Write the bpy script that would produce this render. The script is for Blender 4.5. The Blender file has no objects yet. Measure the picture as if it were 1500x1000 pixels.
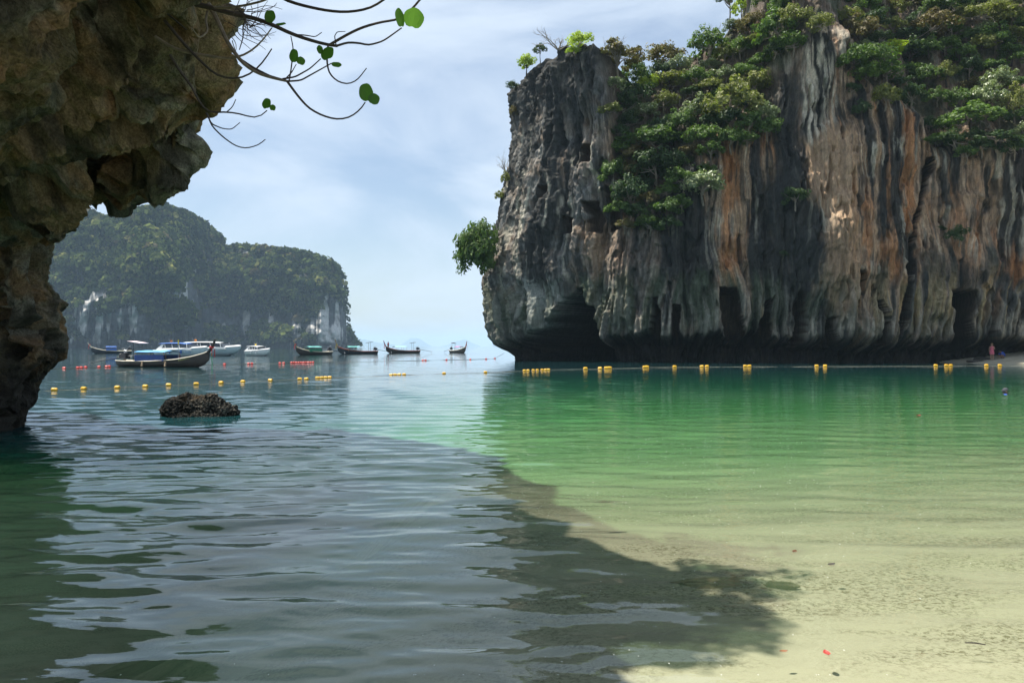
import bpy, math, random
import numpy as np
from mathutils import Vector, Matrix, Quaternion
from mathutils.bvhtree import BVHTree

scene = bpy.context.scene
C = scene.collection
R = math.radians

# ------------------------------------------------------------------ camera
CAM_H = 1.7
F = 28.0 / 36.0 * 1500.0          # focal length in photo pixels
HOR = 507.0                       # photo row of the horizon
cam_data = bpy.data.cameras.new("camera")
cam_data.lens = 28.0
cam_data.sensor_width = 36.0
cam_data.clip_start = 0.05
cam_data.clip_end = 60000.0
cam = bpy.data.objects.new("camera", cam_data)
cam.location = (0, 0, CAM_H)
cam.rotation_euler = (R(90) + math.atan((HOR - 500.0) / F), 0, 0)
C.objects.link(cam)
scene.camera = cam

# ------------------------------------------------------------------ sun, sky, exposure
SUN_DIR = Vector((-0.36, 0.13, 0.925)).normalized()     # towards the sun
SUN_EL = math.asin(SUN_DIR.z)
SUN_AZ = math.atan2(SUN_DIR.x, SUN_DIR.y)
sun_data = bpy.data.lights.new("sun", 'SUN')
sun_data.energy = 4.6
sun_data.angle = R(0.53)
sun_data.color = (1.0, 0.95, 0.86)
sun = bpy.data.objects.new("sun", sun_data)
sun.rotation_euler = SUN_DIR.to_track_quat('Z', 'Y').to_euler()
sun.location = (0, 0, 60)
C.objects.link(sun)

world = bpy.data.worlds.new("World")
scene.world = world
world.use_nodes = True
wn = world.node_tree
wn.nodes.clear()
w_out = wn.nodes.new('ShaderNodeOutputWorld')
w_bg = wn.nodes.new('ShaderNodeBackground')
w_sky = wn.nodes.new('ShaderNodeTexSky')
w_sky.sky_type = 'NISHITA'
w_sky.sun_disc = False
w_sky.sun_elevation = SUN_EL
w_sky.sun_rotation = SUN_AZ
w_sky.altitude = 0
w_sky.air_density = 1.0
w_sky.dust_density = 1.0
w_sky.ozone_density = 1.2
w_bg.inputs['Strength'].default_value = 0.08
# thin veils of cirrus over the blue
w_tc = wn.nodes.new('ShaderNodeTexCoord')
w_map = wn.nodes.new('ShaderNodeMapping')
w_map.inputs['Scale'].default_value = (1.4, 1.4, 4.2)
w_map.inputs['Rotation'].default_value = (0.25, 0.35, 0.6)
w_n = wn.nodes.new('ShaderNodeTexNoise')
w_n.inputs['Scale'].default_value = 1.7
w_n.inputs['Detail'].default_value = 7
w_n.inputs['Roughness'].default_value = 0.55
w_n.inputs['Distortion'].default_value = 0.6
w_r = wn.nodes.new('ShaderNodeMapRange')
w_r.interpolation_type = 'SMOOTHSTEP'
w_r.inputs['From Min'].default_value = 0.34
w_r.inputs['From Max'].default_value = 0.68
w_r.inputs['To Min'].default_value = 0.16
w_r.inputs['To Max'].default_value = 0.92
w_mix = wn.nodes.new('ShaderNodeMix')
w_mix.data_type = 'RGBA'
w_mix.inputs['B'].default_value = (5.7, 6.6, 7.7, 1)
wl = wn.links.new
wl(w_tc.outputs['Generated'], w_map.inputs['Vector'])
wl(w_map.outputs['Vector'], w_n.inputs['Vector'])
wl(w_n.outputs['Fac'], w_r.inputs['Value'])
wl(w_r.outputs['Result'], w_mix.inputs['Factor'])
wl(w_sky.outputs['Color'], w_mix.inputs['A'])
wl(w_mix.outputs['Result'], w_bg.inputs['Color'])
wl(w_bg.outputs['Background'], w_out.inputs['Surface'])

vs = scene.view_settings
vs.view_transform = 'Standard'
vs.look = 'None'
vs.exposure = 0.8
vs.gamma = 1.0
vs.use_curve_mapping = False
cy = scene.cycles
cy.use_denoising = True
cy.max_bounces = 8
cy.diffuse_bounces = 3
cy.glossy_bounces = 3
cy.transmission_bounces = 4
cy.transparent_max_bounces = 12
cy.volume_bounces = 2
cy.caustics_reflective = False
cy.caustics_refractive = False
cy.sample_clamp_indirect = 6.0
cy.use_adaptive_sampling = True
cy.adaptive_threshold = 0.02

# ------------------------------------------------------------------ helpers
rng = np.random.default_rng(7)
_perm = np.random.default_rng(11).permutation(256).astype(np.int64)
_perm = np.concatenate([_perm, _perm, _perm])
_gr = np.random.default_rng(5).normal(size=(256, 3))
_gr /= np.linalg.norm(_gr, axis=1)[:, None]

_g2 = np.random.default_rng(6).uniform(0, 2*math.pi, 256)
_g2 = np.stack([np.cos(_g2), np.sin(_g2)], -1)

def _fade(t): return t*t*t*(t*(t*6-15)+10)

def perlin(x, y, z):
    if np.ndim(y) == 0:                      # two dimensions, y picks the pattern
        x, z = np.broadcast_arrays(np.asarray(x, float), np.asarray(z, float))
        xi = np.floor(x).astype(np.int64); zi = np.floor(z).astype(np.int64)
        xf = x-xi; zf = z-zi
        u = _fade(xf); w = _fade(zf)
        xi &= 255; zi &= 255
        k = int(abs(y)*37.7) & 255
        out = 0
        for dx in (0, 1):
            wx = u if dx else 1-u
            a = _perm[_perm[xi+dx]+k]
            for dz in (0, 1):
                g = _g2[_perm[a+zi+dz]]
                out = out + wx*(w if dz else 1-w)*(g[..., 0]*(xf-dx)+g[..., 1]*(zf-dz))
        return out*1.45
    x, y, z = np.broadcast_arrays(np.asarray(x, float), np.asarray(y, float), np.asarray(z, float))
    xi = np.floor(x).astype(np.int64); yi = np.floor(y).astype(np.int64); zi = np.floor(z).astype(np.int64)
    xf = x - xi; yf = y - yi; zf = z - zi
    u = _fade(xf); v = _fade(yf); w = _fade(zf)
    xi &= 255; yi &= 255; zi &= 255
    out = 0
    for dx in (0, 1):
        wx = u if dx else 1-u
        a = _perm[xi+dx]
        for dy in (0, 1):
            wy = v if dy else 1-v
            b = _perm[a+yi+dy]
            for dz in (0, 1):
                wz = w if dz else 1-w
                g = _gr[_perm[b+zi+dz]]
                out = out + wx*wy*wz*(g[..., 0]*(xf-dx)+g[..., 1]*(yf-dy)+g[..., 2]*(zf-dz))
    return out * 1.5

def fbm(x, y, z, octs=4, gain=0.5, lac=2.03):
    s = 0; a = 1.0; t = 0
    for i in range(octs):
        s = s + a*perlin(x+17.3*i, y-9.1*i, z+5.7*i); t += a
        a *= gain; x = x*lac; y = y*lac; z = z*lac
    return s/t*1.6

def ridged(x, y, z, octs=3, gain=0.5):
    s = 0; a = 1.0; t = 0
    for i in range(octs):
        s = s + a*(1-2*np.abs(perlin(x+7.3*i, y-3.1*i, z+2.7*i))); t += a
        a *= gain; x = x*2.1; y = y*2.1; z = z*2.1
    return s/t

def sstep(a, b, x):
    t = np.clip((np.asarray(x, float)-a)/(b-a), 0, 1)
    return t*t*(3-2*t)

def bump1(x, c, w):
    return np.exp(-((x-c)/w)**2)

def mesh_from(name, V, Fq):
    """V (n,3), Fq (m,k) faces of one size"""
    V = np.asarray(V, np.float32); Fq = np.asarray(Fq, np.int32)
    me = bpy.data.meshes.new(name)
    k = Fq.shape[1]
    me.vertices.add(len(V)); me.vertices.foreach_set('co', V.ravel())
    me.loops.add(Fq.size); me.loops.foreach_set('vertex_index', Fq.ravel())
    me.polygons.add(len(Fq))
    me.polygons.foreach_set('loop_start', np.arange(0, Fq.size, k, dtype=np.int32))
    me.update(calc_edges=True)
    return me

def grid_faces(ny, nx):
    i = np.arange(ny*nx).reshape(ny, nx)
    return np.stack([i[:-1, :-1], i[:-1, 1:], i[1:, 1:], i[1:, :-1]], -1).reshape(-1, 4)

def set_color(me, name, col):
    at = me.color_attributes.new(name, 'FLOAT_COLOR', 'POINT')
    c = np.ones((len(col), 4), np.float32); c[:, :3] = col
    at.data.foreach_set('color', c.ravel())

def set_float(me, name, v):
    at = me.attributes.new(name, 'FLOAT', 'POINT')
    at.data.foreach_set('value', np.asarray(v, np.float32).ravel())

def link(name, me, mat=None, parent=None):
    o = bpy.data.objects.new(name, me)
    if mat is not None and len(me.materials) == 0:
        me.materials.append(mat)
    C.objects.link(o)
    if parent is not None:
        o.parent = parent
    return o

def empty(name, loc=(0, 0, 0), rz=0.0):
    o = bpy.data.objects.new(name, None)
    o.location = loc; o.rotation_euler = (0, 0, rz); o.empty_display_size = 0.2
    C.objects.link(o)
    return o

def tag(o, label, cat, group=None):
    o['label'] = label; o['category'] = cat
    if group: o['group'] = group
    return o

def structure(o, label=None):
    o['kind'] = 'structure'
    if label: o['label'] = label
    return o

def P(px, py, Y):
    """photo pixel at ground distance Y"""
    return np.array([(px-750.0)/F*Y, Y, CAM_H+(HOR-py)/F*Y])

def onwater(px, py):
    Y = CAM_H*F/(py-HOR)
    return np.array([(px-750.0)/F*Y, Y, 0.0])

class MB:
    """collects shapes into one mesh"""
    def __init__(s): s.v = []; s.f = []
    def add(s, V, Fs):
        b = len(s.v); s.v += [tuple(map(float, p)) for p in V]; s.f += [tuple(i+b for i in f) for f in Fs]
    def box(s, c, d, rot=None, taper=1.0):
        V = []
        for z in (-1, 1):
            k = taper if z > 0 else 1.0
            for y in (-1, 1):
                for x in (-1, 1):
                    p = Vector((x*d[0]/2*k, y*d[1]/2*k, z*d[2]/2))
                    if rot is not None: p = rot @ p
                    V.append(p+Vector(c))
        s.add(V, [(0, 2, 3, 1), (4, 5, 7, 6), (0, 1, 5, 4), (2, 6, 7, 3), (0, 4, 6, 2), (1, 3, 7, 5)])
    def tube(s, pts, rad, n=6, cap=True):
        pts = [Vector(p) for p in pts]
        if not hasattr(rad, '__len__'): rad = [rad]*len(pts)
        rings = []; up = Vector((0.13, 0.21, 0.97))
        for i, p in enumerate(pts):
            t = (pts[min(i+1, len(pts)-1)]-pts[max(i-1, 0)])
            t = t.normalized() if t.length > 1e-9 else Vector((0, 0, 1))
            a = t.cross(up)
            if a.length < 0.05: a = t.cross(Vector((1, 0, 0)))
            a.normalize(); b = t.cross(a)
            rings.append([p+(a*math.cos(2*math.pi*k/n)+b*math.sin(2*math.pi*k/n))*rad[i] for k in range(n)])
        V = [q for r in rings for q in r]; Fs = []
        for i in range(len(pts)-1):
            for k in range(n):
                Fs.append((i*n+k, i*n+(k+1) % n, (i+1)*n+(k+1) % n, (i+1)*n+k))
        if cap:
            Fs.append(tuple(range(n-1, -1, -1))); Fs.append(tuple((len(pts)-1)*n+k for k in range(n)))
        s.add(V, Fs)
    def lathe(s, c, prof, n=10, axis='Z', rot=None):
        V = []; Fs = []
        for r, h in prof:
            for k in range(n):
                a = 2*math.pi*k/n
                p = Vector((r*math.cos(a), r*math.sin(a), h))
                if axis == 'X': p = Vector((h, r*math.cos(a), r*math.sin(a)))
                if axis == 'Y': p = Vector((r*math.cos(a), h, r*math.sin(a)))
                if rot is not None: p = rot @ p
                V.append(p+Vector(c))
        for i in range(len(prof)-1):
            for k in range(n):
                Fs.append((i*n+k, i*n+(k+1) % n, (i+1)*n+(k+1) % n, (i+1)*n+k))
        Fs.append(tuple(range(n-1, -1, -1))); Fs.append(tuple((len(prof)-1)*n+k for k in range(n)))
        s.add(V, Fs)
    def build(s, name, mat, parent=None, smooth=False):
        me = bpy.data.meshes.new(name)
        me.from_pydata(s.v, [], s.f); me.update()
        if not smooth: me.shade_flat()
        return link(name, me, mat, parent)

def copy_tree(o, parent=None):
    c = o.copy(); C.objects.link(c); c.parent = parent
    for ch in list(o.children): copy_tree(ch, c)
    return c

# ------------------------------------------------------------------ material helpers
def new_mat(name):
    m = bpy.data.materials.new(name); m.use_nodes = True
    nt = m.node_tree; nt.nodes.clear()
    out = nt.nodes.new('ShaderNodeOutputMaterial')
    return m, nt, out

def nd(nt, typ, **kw):
    n = nt.nodes.new(typ)
    for k, v in kw.items():
        if k in n.inputs: n.inputs[k].default_value = v
        else: setattr(n, k, v)
    return n

def noise_node(nt, scale, detail=4, rough=0.55, vec=None, dist=0.0):
    n = nt.nodes.new('ShaderNodeTexNoise')
    n.inputs['Scale'].default_value = scale; n.inputs['Detail'].default_value = detail
    n.inputs['Roughness'].default_value = rough; n.inputs['Distortion'].default_value = dist
    if vec is not None: nt.links.new(vec, n.inputs['Vector'])
    return n

def simple_mat(name, col, rough=0.6, var=0.18, scale=6.0, metal=0.0, bump=0.0, spec=0.5):
    """plain paint / cloth / wood with mottled wear"""
    m, nt, out = new_mat(name)
    b = nd(nt, 'ShaderNodeBsdfPrincipled')
    b.inputs['Roughness'].default_value = rough; b.inputs['Metallic'].default_value = metal
    b.inputs['Specular IOR Level'].default_value = spec
    tc = nt.nodes.new('ShaderNodeTexCoord')
    n = noise_node(nt, scale, 5, 0.6, tc.outputs['Object'])
    mr = nd(nt, 'ShaderNodeMapRange')
    mr.inputs['From Min'].default_value = 0.3; mr.inputs['From Max'].default_value = 0.7
    mr.inputs['To Min'].default_value = 1-var; mr.inputs['To Max'].default_value = 1+var
    nt.links.new(n.outputs['Fac'], mr.inputs['Value'])
    vm = nt.nodes.new('ShaderNodeVectorMath'); vm.operation = 'SCALE'
    vm.inputs[0].default_value = col
    nt.links.new(mr.outputs['Result'], vm.inputs['Scale'])
    nt.links.new(vm.outputs['Vector'], b.inputs['Base Color'])
    if bump:
        bp = nd(nt, 'ShaderNodeBump'); bp.inputs['Strength'].default_value = bump; bp.inputs['Distance'].default_value = 0.02
        nt.links.new(n.outputs['Fac'], bp.inputs['Height']); nt.links.new(bp.outputs['Normal'], b.inputs['Normal'])
    nt.links.new(b.outputs['BSDF'], out.inputs['Surface'])
    return m

def rock_mat(name, scale, bump_d, streak=1.0, var=0.35, rough=0.9):
    """stone colour from the attribute 'stone', broken up by fine grain, streaks and pits"""
    m, nt, out = new_mat(name)
    L = nt.links.new
    b = nd(nt, 'ShaderNodeBsdfPrincipled'); b.inputs['Roughness'].default_value = rough
    b.inputs['Specular IOR Level'].default_value = 0.25
    at = nt.nodes.new('ShaderNodeAttribute'); at.attribute_name = 'stone'
    tc = nt.nodes.new('ShaderNodeTexCoord')
    mp = nt.nodes.new('ShaderNodeMapping'); mp.inputs['Scale'].default_value = (1, 1, 1.0/max(streak, 1e-3))
    L(tc.outputs['Object'], mp.inputs['Vector'])
    n1 = noise_node(nt, scale, 8, 0.68, mp.outputs['Vector'], 0.5)
    n2 = noise_node(nt, scale*5.3, 4, 0.65, tc.outputs['Object'])
    mr = nd(nt, 'ShaderNodeMapRange')
    mr.inputs['From Min'].default_value = 0.28; mr.inputs['From Max'].default_value = 0.72
    mr.inputs['To Min'].default_value = 1-var; mr.inputs['To Max'].default_value = 1+var
    L(n1.outputs['Fac'], mr.inputs['Value'])
    mr2 = nd(nt, 'ShaderNodeMapRange')
    mr2.inputs['From Min'].default_value = 0.3; mr2.inputs['From Max'].default_value = 0.7
    mr2.inputs['To Min'].default_value = 1-var*0.8; mr2.inputs['To Max'].default_value = 1+var*0.8
    L(n2.outputs['Fac'], mr2.inputs['Value'])
    mu = nt.nodes.new('ShaderNodeMath'); mu.operation = 'MULTIPLY'
    L(mr.outputs['Result'], mu.inputs[0]); L(mr2.outputs['Result'], mu.inputs[1])
    vm = nt.nodes.new('ShaderNodeVectorMath'); vm.operation = 'SCALE'
    L(at.outputs['Color'], vm.inputs[0]); L(mu.outputs['Value'], vm.inputs['Scale'])
    L(vm.outputs['Vector'], b.inputs['Base Color'])
    ad = nt.nodes.new('ShaderNodeMath'); ad.operation = 'MULTIPLY_ADD'
    L(n2.outputs['Fac'], ad.inputs[0]); ad.inputs[1].default_value = 0.35; L(n1.outputs['Fac'], ad.inputs[2])
    bp = nd(nt, 'ShaderNodeBump'); bp.inputs['Strength'].default_value = 0.9; bp.inputs['Distance'].default_value = bump_d
    L(ad.outputs['Value'], bp.inputs['Height']); L(bp.outputs['Normal'], b.inputs['Normal'])
    L(b.outputs['BSDF'], out.inputs['Surface'])
    return m

def leaf_mat(name, cols, trans=0.35, rough=0.55, spec=0.3):
    """foliage: colour varies per leaf and in drifts through the crown"""
    m, nt, out = new_mat(name); L = nt.links.new
    geo = nt.nodes.new('ShaderNodeNewGeometry'); oi = nt.nodes.new('ShaderNodeObjectInfo')
    ad = nt.nodes.new('ShaderNodeMath'); ad.operation = 'MULTIPLY_ADD'
    L(oi.outputs['Random'], ad.inputs[0]); ad.inputs[1].default_value = 0.35
    L(geo.outputs['Random Per Island'], ad.inputs[2])
    sc_ = nt.nodes.new('ShaderNodeMath'); sc_.operation = 'MULTIPLY'; sc_.inputs[1].default_value = 0.74
    L(ad.outputs['Value'], sc_.inputs[0])
    cr = nt.nodes.new('ShaderNodeValToRGB')
    el = cr.color_ramp.elements
    while len(el) < len(cols): el.new(0.5)
    for i, c in enumerate(cols):
        el[i].position = i/(len(cols)-1); el[i].color = (*c, 1)
    L(sc_.outputs['Value'], cr.inputs['Fac'])
    b = nd(nt, 'ShaderNodeBsdfPrincipled'); b.inputs['Roughness'].default_value = rough
    b.inputs['Specular IOR Level'].default_value = spec
    L(cr.outputs['Color'], b.inputs['Base Color'])
    t = nt.nodes.new('ShaderNodeBsdfTranslucent')
    br = nt.nodes.new('ShaderNodeVectorMath'); br.operation = 'MULTIPLY'; br.inputs[1].default_value = (1.25, 1.5, 0.6)
    L(cr.outputs['Color'], br.inputs[0]); L(br.outputs['Vector'], t.inputs['Color'])
    mx = nt.nodes.new('ShaderNodeMixShader'); mx.inputs['Fac'].default_value = trans
    L(b.outputs['BSDF'], mx.inputs[1]); L(t.outputs['BSDF'], mx.inputs[2])
    L(mx.outputs['Shader'], out.inputs['Surface'])
    return m
# ------------------------------------------------------------------ water depth of the cove
def depth(X, Y):
    X = np.asarray(X, float); Y = np.asarray(Y, float)
    sp = lambda v, k: np.where(v/k > 30, v, np.log1p(np.exp(np.minimum(v/k, 30)))*k)   # soft hinge
    shallow = 0.05 + 0.050*(Y-3.0) - 0.028*np.minimum(sp(X-0.5, 0.6), 40)*np.clip(Y/14, 0.4, 1.0)
    left = 0.16*sp(-X-0.2, 0.5) + 0.25*(sp(-X-1.5, 0.35)-sp(-X-4.0, 0.5)) + 1.0*np.minimum(sp(-X-0.12*Y, 0.4), 14)*sstep(7.0, 16.0, Y)
    far = 0.0075*np.clip(Y-8, 0, 70)**1.6
    d = shallow + left + far
    d = d + 0.05*perlin(X*0.22, Y*0.22, 3.3)*np.clip(Y/6, 0, 1.5)
    return np.clip(d, -1.6, 6.5)

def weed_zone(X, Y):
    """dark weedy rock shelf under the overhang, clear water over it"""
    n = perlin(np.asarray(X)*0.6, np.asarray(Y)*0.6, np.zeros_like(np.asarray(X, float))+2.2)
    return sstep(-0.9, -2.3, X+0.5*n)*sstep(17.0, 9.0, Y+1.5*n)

# ------------------------------------------------------------------ seabed and beach of sand
def sand_material():
    m, nt, out = new_mat("sand"); L = nt.links.new
    b = nd(nt, 'ShaderNodeBsdfPrincipled'); b.inputs['Roughness'].default_value = 0.9
    b.inputs['Specular IOR Level'].default_value = 0.1
    tc = nt.nodes.new('ShaderNodeTexCoord')
    mp = nt.nodes.new('ShaderNodeMapping'); mp.inputs['Rotation'].default_value = (0, 0, 0.45)
    mp.inputs['Scale'].default_value = (0.55, 1.5, 1)
    L(tc.outputs['Object'], mp.inputs['Vector'])
    big = noise_node(nt, 0.75, 5, 0.6, mp.outputs['Vector'], 0.4)
    sp = noise_node(nt, 26, 5, 0.75, tc.outputs['Object'], 0.6)
    fine = noise_node(nt, 120, 2, 0.6, tc.outputs['Object'])
    # crumbs of leaf litter, thick in drifts
    r1 = nd(nt, 'ShaderNodeMapRange'); r1.interpolation_type = 'SMOOTHSTEP'
    r1.inputs['From Min'].default_value = 0.40; r1.inputs['From Max'].default_value = 0.60
    L(big.outputs['Fac'], r1.inputs['Value'])
    r2 = nd(nt, 'ShaderNodeMapRange'); r2.interpolation_type = 'SMOOTHSTEP'
    r2.inputs['From Min'].default_value = 0.46; r2.inputs['From Max'].default_value = 0.60
    L(sp.outputs['Fac'], r2.inputs['Value'])
    mu = nt.nodes.new('ShaderNodeMath'); mu.operation = 'MULTIPLY'
    L(r1.outputs['Result'], mu.inputs[0]); L(r2.outputs['Result'], mu.inputs[1])
    mk = nt.nodes.new('ShaderNodeMath'); mk.operation = 'MULTIPLY'; mk.inputs[1].default_value = 0.85
    L(mu.outputs['Value'], mk.inputs[0])
    mx = nt.nodes.new('ShaderNodeMix'); mx.data_type = 'RGBA'
    mx.inputs['A'].default_value = (0.485, 0.445, 0.335, 1)
    mx.inputs['B'].default_value = (0.13, 0.10, 0.055, 1)
    L(mk.outputs['Value'], mx.inputs['Factor'])
    fr = nd(nt, 'ShaderNodeMapRange'); fr.inputs['To Min'].default_value = 0.82; fr.inputs['To Max'].default_value = 1.15
    L(fine.outputs['Fac'], fr.inputs['Value'])
    vm = nt.nodes.new('ShaderNodeVectorMath'); vm.operation = 'SCALE'
    L(mx.outputs['Result'], vm.inputs[0]); L(fr.outputs['Result'], vm.inputs['Scale'])
    # black weed over the rock shelf on the left
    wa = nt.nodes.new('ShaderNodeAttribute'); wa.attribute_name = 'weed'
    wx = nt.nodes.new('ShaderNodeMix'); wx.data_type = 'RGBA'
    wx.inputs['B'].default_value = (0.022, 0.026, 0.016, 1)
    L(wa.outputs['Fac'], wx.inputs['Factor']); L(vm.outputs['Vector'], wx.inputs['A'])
    L(wx.outputs['Result'], b.inputs['Base Color'])
    bp = nd(nt, 'ShaderNodeBump'); bp.inputs['Strength'].default_value = 0.5; bp.inputs['Distance'].default_value = 0.01
    L(sp.outputs['Fac'], bp.inputs['Height']); L(bp.outputs['Normal'], b.inputs['Normal'])
    L(b.outputs['BSDF'], out.inputs['Surface'])
    return m
M_SAND = sand_material()

def build_seabed():
    ys = np.concatenate([np.linspace(-14, 1.5, 40), np.geomspace(1.6, 125, 300)])
    a = np.linspace(-1, 1, 300)
    Y = ys[:, None]*np.ones_like(a)[None]
    X = a[None]*(0.85*np.clip(Y, 0, None)+14)
    X = np.sign(X)*np.abs(X)
    D = depth(X, Y)
    Z = -D + 0.03*fbm(X*0.8, Y*0.8, 1.0, 3)*np.clip(Y/5, 0, 1) + 0.008*perlin(X*3+Y, Y*5, 2.0)
    weed = np.clip(weed_zone(X, Y)*(0.80+0.5*fbm(X*1.3, Y*1.3, 9.0*np.ones_like(X), 4)), 0, 0.97)
    Z = Z + weed*0.10*np.clip(fbm(X*2, Y*2, 4.0, 4)+0.2, 0, 1)
    me = mesh_from("seabed", np.stack([X, Y, Z], -1).reshape(-1, 3), grid_faces(*X.shape))
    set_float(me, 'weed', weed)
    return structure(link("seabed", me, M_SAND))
seabed = build_seabed()

# ------------------------------------------------------------------ water
def water_material():
    m, nt, out = new_mat("sea_water"); L = nt.links.new
    at = nt.nodes.new('ShaderNodeAttribute'); at.attribute_name = 'depth'
    # colour of the water itself by depth
    cr = nt.nodes.new('ShaderNodeValToRGB')
    el = cr.color_ramp.elements
    stops = [(0.0, (0.17, 0.21, 0.12)), (0.075, (0.145, 0.31, 0.125)), (0.18, (0.052, 0.185, 0.062)),
             (0.38, (0.015, 0.092, 0.044)), (0.65, (0.010, 0.066, 0.048)), (1.0, (0.010, 0.048, 0.054))]
    while len(el) < len(stops): el.new(0.5)
    for i, (p, c) in enumerate(stops): el[i].position = p; el[i].color = (*c, 1)
    dv = nt.nodes.new('ShaderNodeMath'); dv.operation = 'DIVIDE'; dv.inputs[1].default_value = 6.5
    L(at.outputs['Fac'], dv.inputs[0]); L(dv.outputs['Value'], cr.inputs['Fac'])
    # opacity 1-exp(-k d)
    e1 = nt.nodes.new('ShaderNodeMath'); e1.operation = 'MULTIPLY'; e1.inputs[1].default_value = -1.6
    L(at.outputs['Fac'], e1.inputs[0])
    e2 = nt.nodes.new('ShaderNodeMath'); e2.operation = 'EXPONENT'; L(e1.outputs['Value'], e2.inputs[0])
    e3 = nt.nodes.new('ShaderNodeMath'); e3.operation = 'SUBTRACT'; e3.inputs[0].default_value = 1.0; e3.use_clamp = True
    L(e2.outputs['Value'], e3.inputs[1])
    df = nt.nodes.new('ShaderNodeBsdfDiffuse'); L(cr.outputs['Color'], df.inputs['Color'])
    tr = nt.nodes.new('ShaderNodeBsdfTransparent'); tr.inputs['Color'].default_value = (0.94, 0.975, 0.92, 1)
    body = nt.nodes.new('ShaderNodeMixShader')
    L(e3.outputs['Value'], body.inputs['Fac']); L(tr.outputs['BSDF'], body.inputs[1]); L(df.outputs['BSDF'], body.inputs[2])
    # ripples too fine for the mesh
    tc = nt.nodes.new('ShaderNodeTexCoord')
    mp = nt.nodes.new('ShaderNodeMapping'); mp.inputs['Scale'].default_value = (0.45, 1.0, 1)
    L(tc.outputs['Object'], mp.inputs['Vector'])
    n1 = noise_node(nt, 1.15, 4, 0.55, mp.outputs['Vector'], 0.3)
    n2 = noise_node(nt, 6.5, 3, 0.5, mp.outputs['Vector'], 0.4)
    nm = nt.nodes.new('ShaderNodeMath'); nm.operation = 'MULTIPLY_ADD'; nm.inputs[1].default_value = 0.22
    L(n2.outputs['Fac'], nm.inputs[0]); L(n1.outputs['Fac'], nm.inputs[2])
    rp = nt.nodes.new('ShaderNodeAttribute'); rp.attribute_name = 'ripple'
    bp = nd(nt, 'ShaderNodeBump'); bp.inputs['Distance'].default_value = 0.075
    L(rp.outputs['Fac'], bp.inputs['Strength']); L(nm.outputs['Value'], bp.inputs['Height'])
    gl = nt.nodes.new('ShaderNodeBsdfGlossy'); gl.inputs['Roughness'].default_value = 0.03
    gl.inputs['Color'].default_value = (1, 1, 1, 1)
    L(bp.outputs['Normal'], gl.inputs['Normal'])
    fr = nt.nodes.new('ShaderNodeFresnel'); fr.inputs['IOR'].default_value = 1.333
    L(bp.outputs['Normal'], fr.inputs['Normal'])
    mx = nt.nodes.new('ShaderNodeMixShader')
    L(fr.outputs['Fac'], mx.inputs['Fac']); L(body.outputs['Shader'], mx.inputs[1]); L(gl.outputs['BSDF'], mx.inputs[2])
    L(mx.outputs['Shader'], out.inputs['Surface'])
    return m

def wave_height(X, Y, sp):
    """sum of short crested waves rolling in from the cove mouth; sp = local mesh spacing"""
    r = np.random.default_rng(21)
    Z = np.zeros_like(X)
    wx = 0.25*perlin(X*0.35, Y*0.35, 1.5); wy = 0.25*perlin(X*0.35, Y*0.35, 8.5)
    for i in range(64):
        lam = 0.12*(1.35/0.12)**(r.random()**1.0)
        th = r.normal(0.10, 0.34)
        k = 2*math.pi/lam
        slope = 0.0205*(0.7+0.6*r.random())*min(1.0, (lam/0.4)**0.5)
        fade = sstep(2.2, 4.5, lam/sp)
        Z += slope/k*np.cos(k*((X+wx)*math.sin(th)+(Y+wy)*math.cos(th))+r.random()*6.28)*fade
    return Z

def build_water():
    near = np.geomspace(1.2, 95, 800)
    far = np.geomspace(96, 14000, 60)
    ys = np.concatenate([[-14, -8, -3, 0, 0.6], near, far])
    a = np.linspace(-1, 1, 460)
    Y = ys[:, None]*np.ones_like(a)[None]
    X = a[None]*np.where(Y < 100, 0.78*np.clip(Y, 0, None)+4.0, 0.78*Y+4.0+(Y-100)*0.4)
    gap = np.gradient(ys)[:, None]*np.ones_like(X)
    D = depth(X, Y)
    calm = 0.42+0.85*sstep(3.0, -2.5, X/np.clip(Y, 4, None)*9)         # livelier under the left rocks
    calm *= 0.75+0.5*fbm(X*0.16, Y*0.10, 7.0, 2)
    calm *= 1-0.45*sstep(11, 30, Y)
    calm *= sstep(0.02, 0.30, D+0.12)*0.75+0.25
    Z = wave_height(X, Y, np.maximum(gap, 0.02))*np.clip(calm, 0.12, 1.6)*sstep(0.5, 2.5, Y)
    me = mesh_from("water", np.stack([X, Y, Z], -1).reshape(-1, 3), grid_faces(*X.shape))
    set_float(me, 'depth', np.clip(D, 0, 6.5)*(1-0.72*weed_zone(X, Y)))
    set_float(me, 'ripple', np.clip(0.20+0.47*sstep(12, 55, Y)-0.25*sstep(150, 900, Y), 0, 1)*np.clip(calm, 0.3, 1.1))
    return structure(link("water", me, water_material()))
water = build_water()
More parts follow.
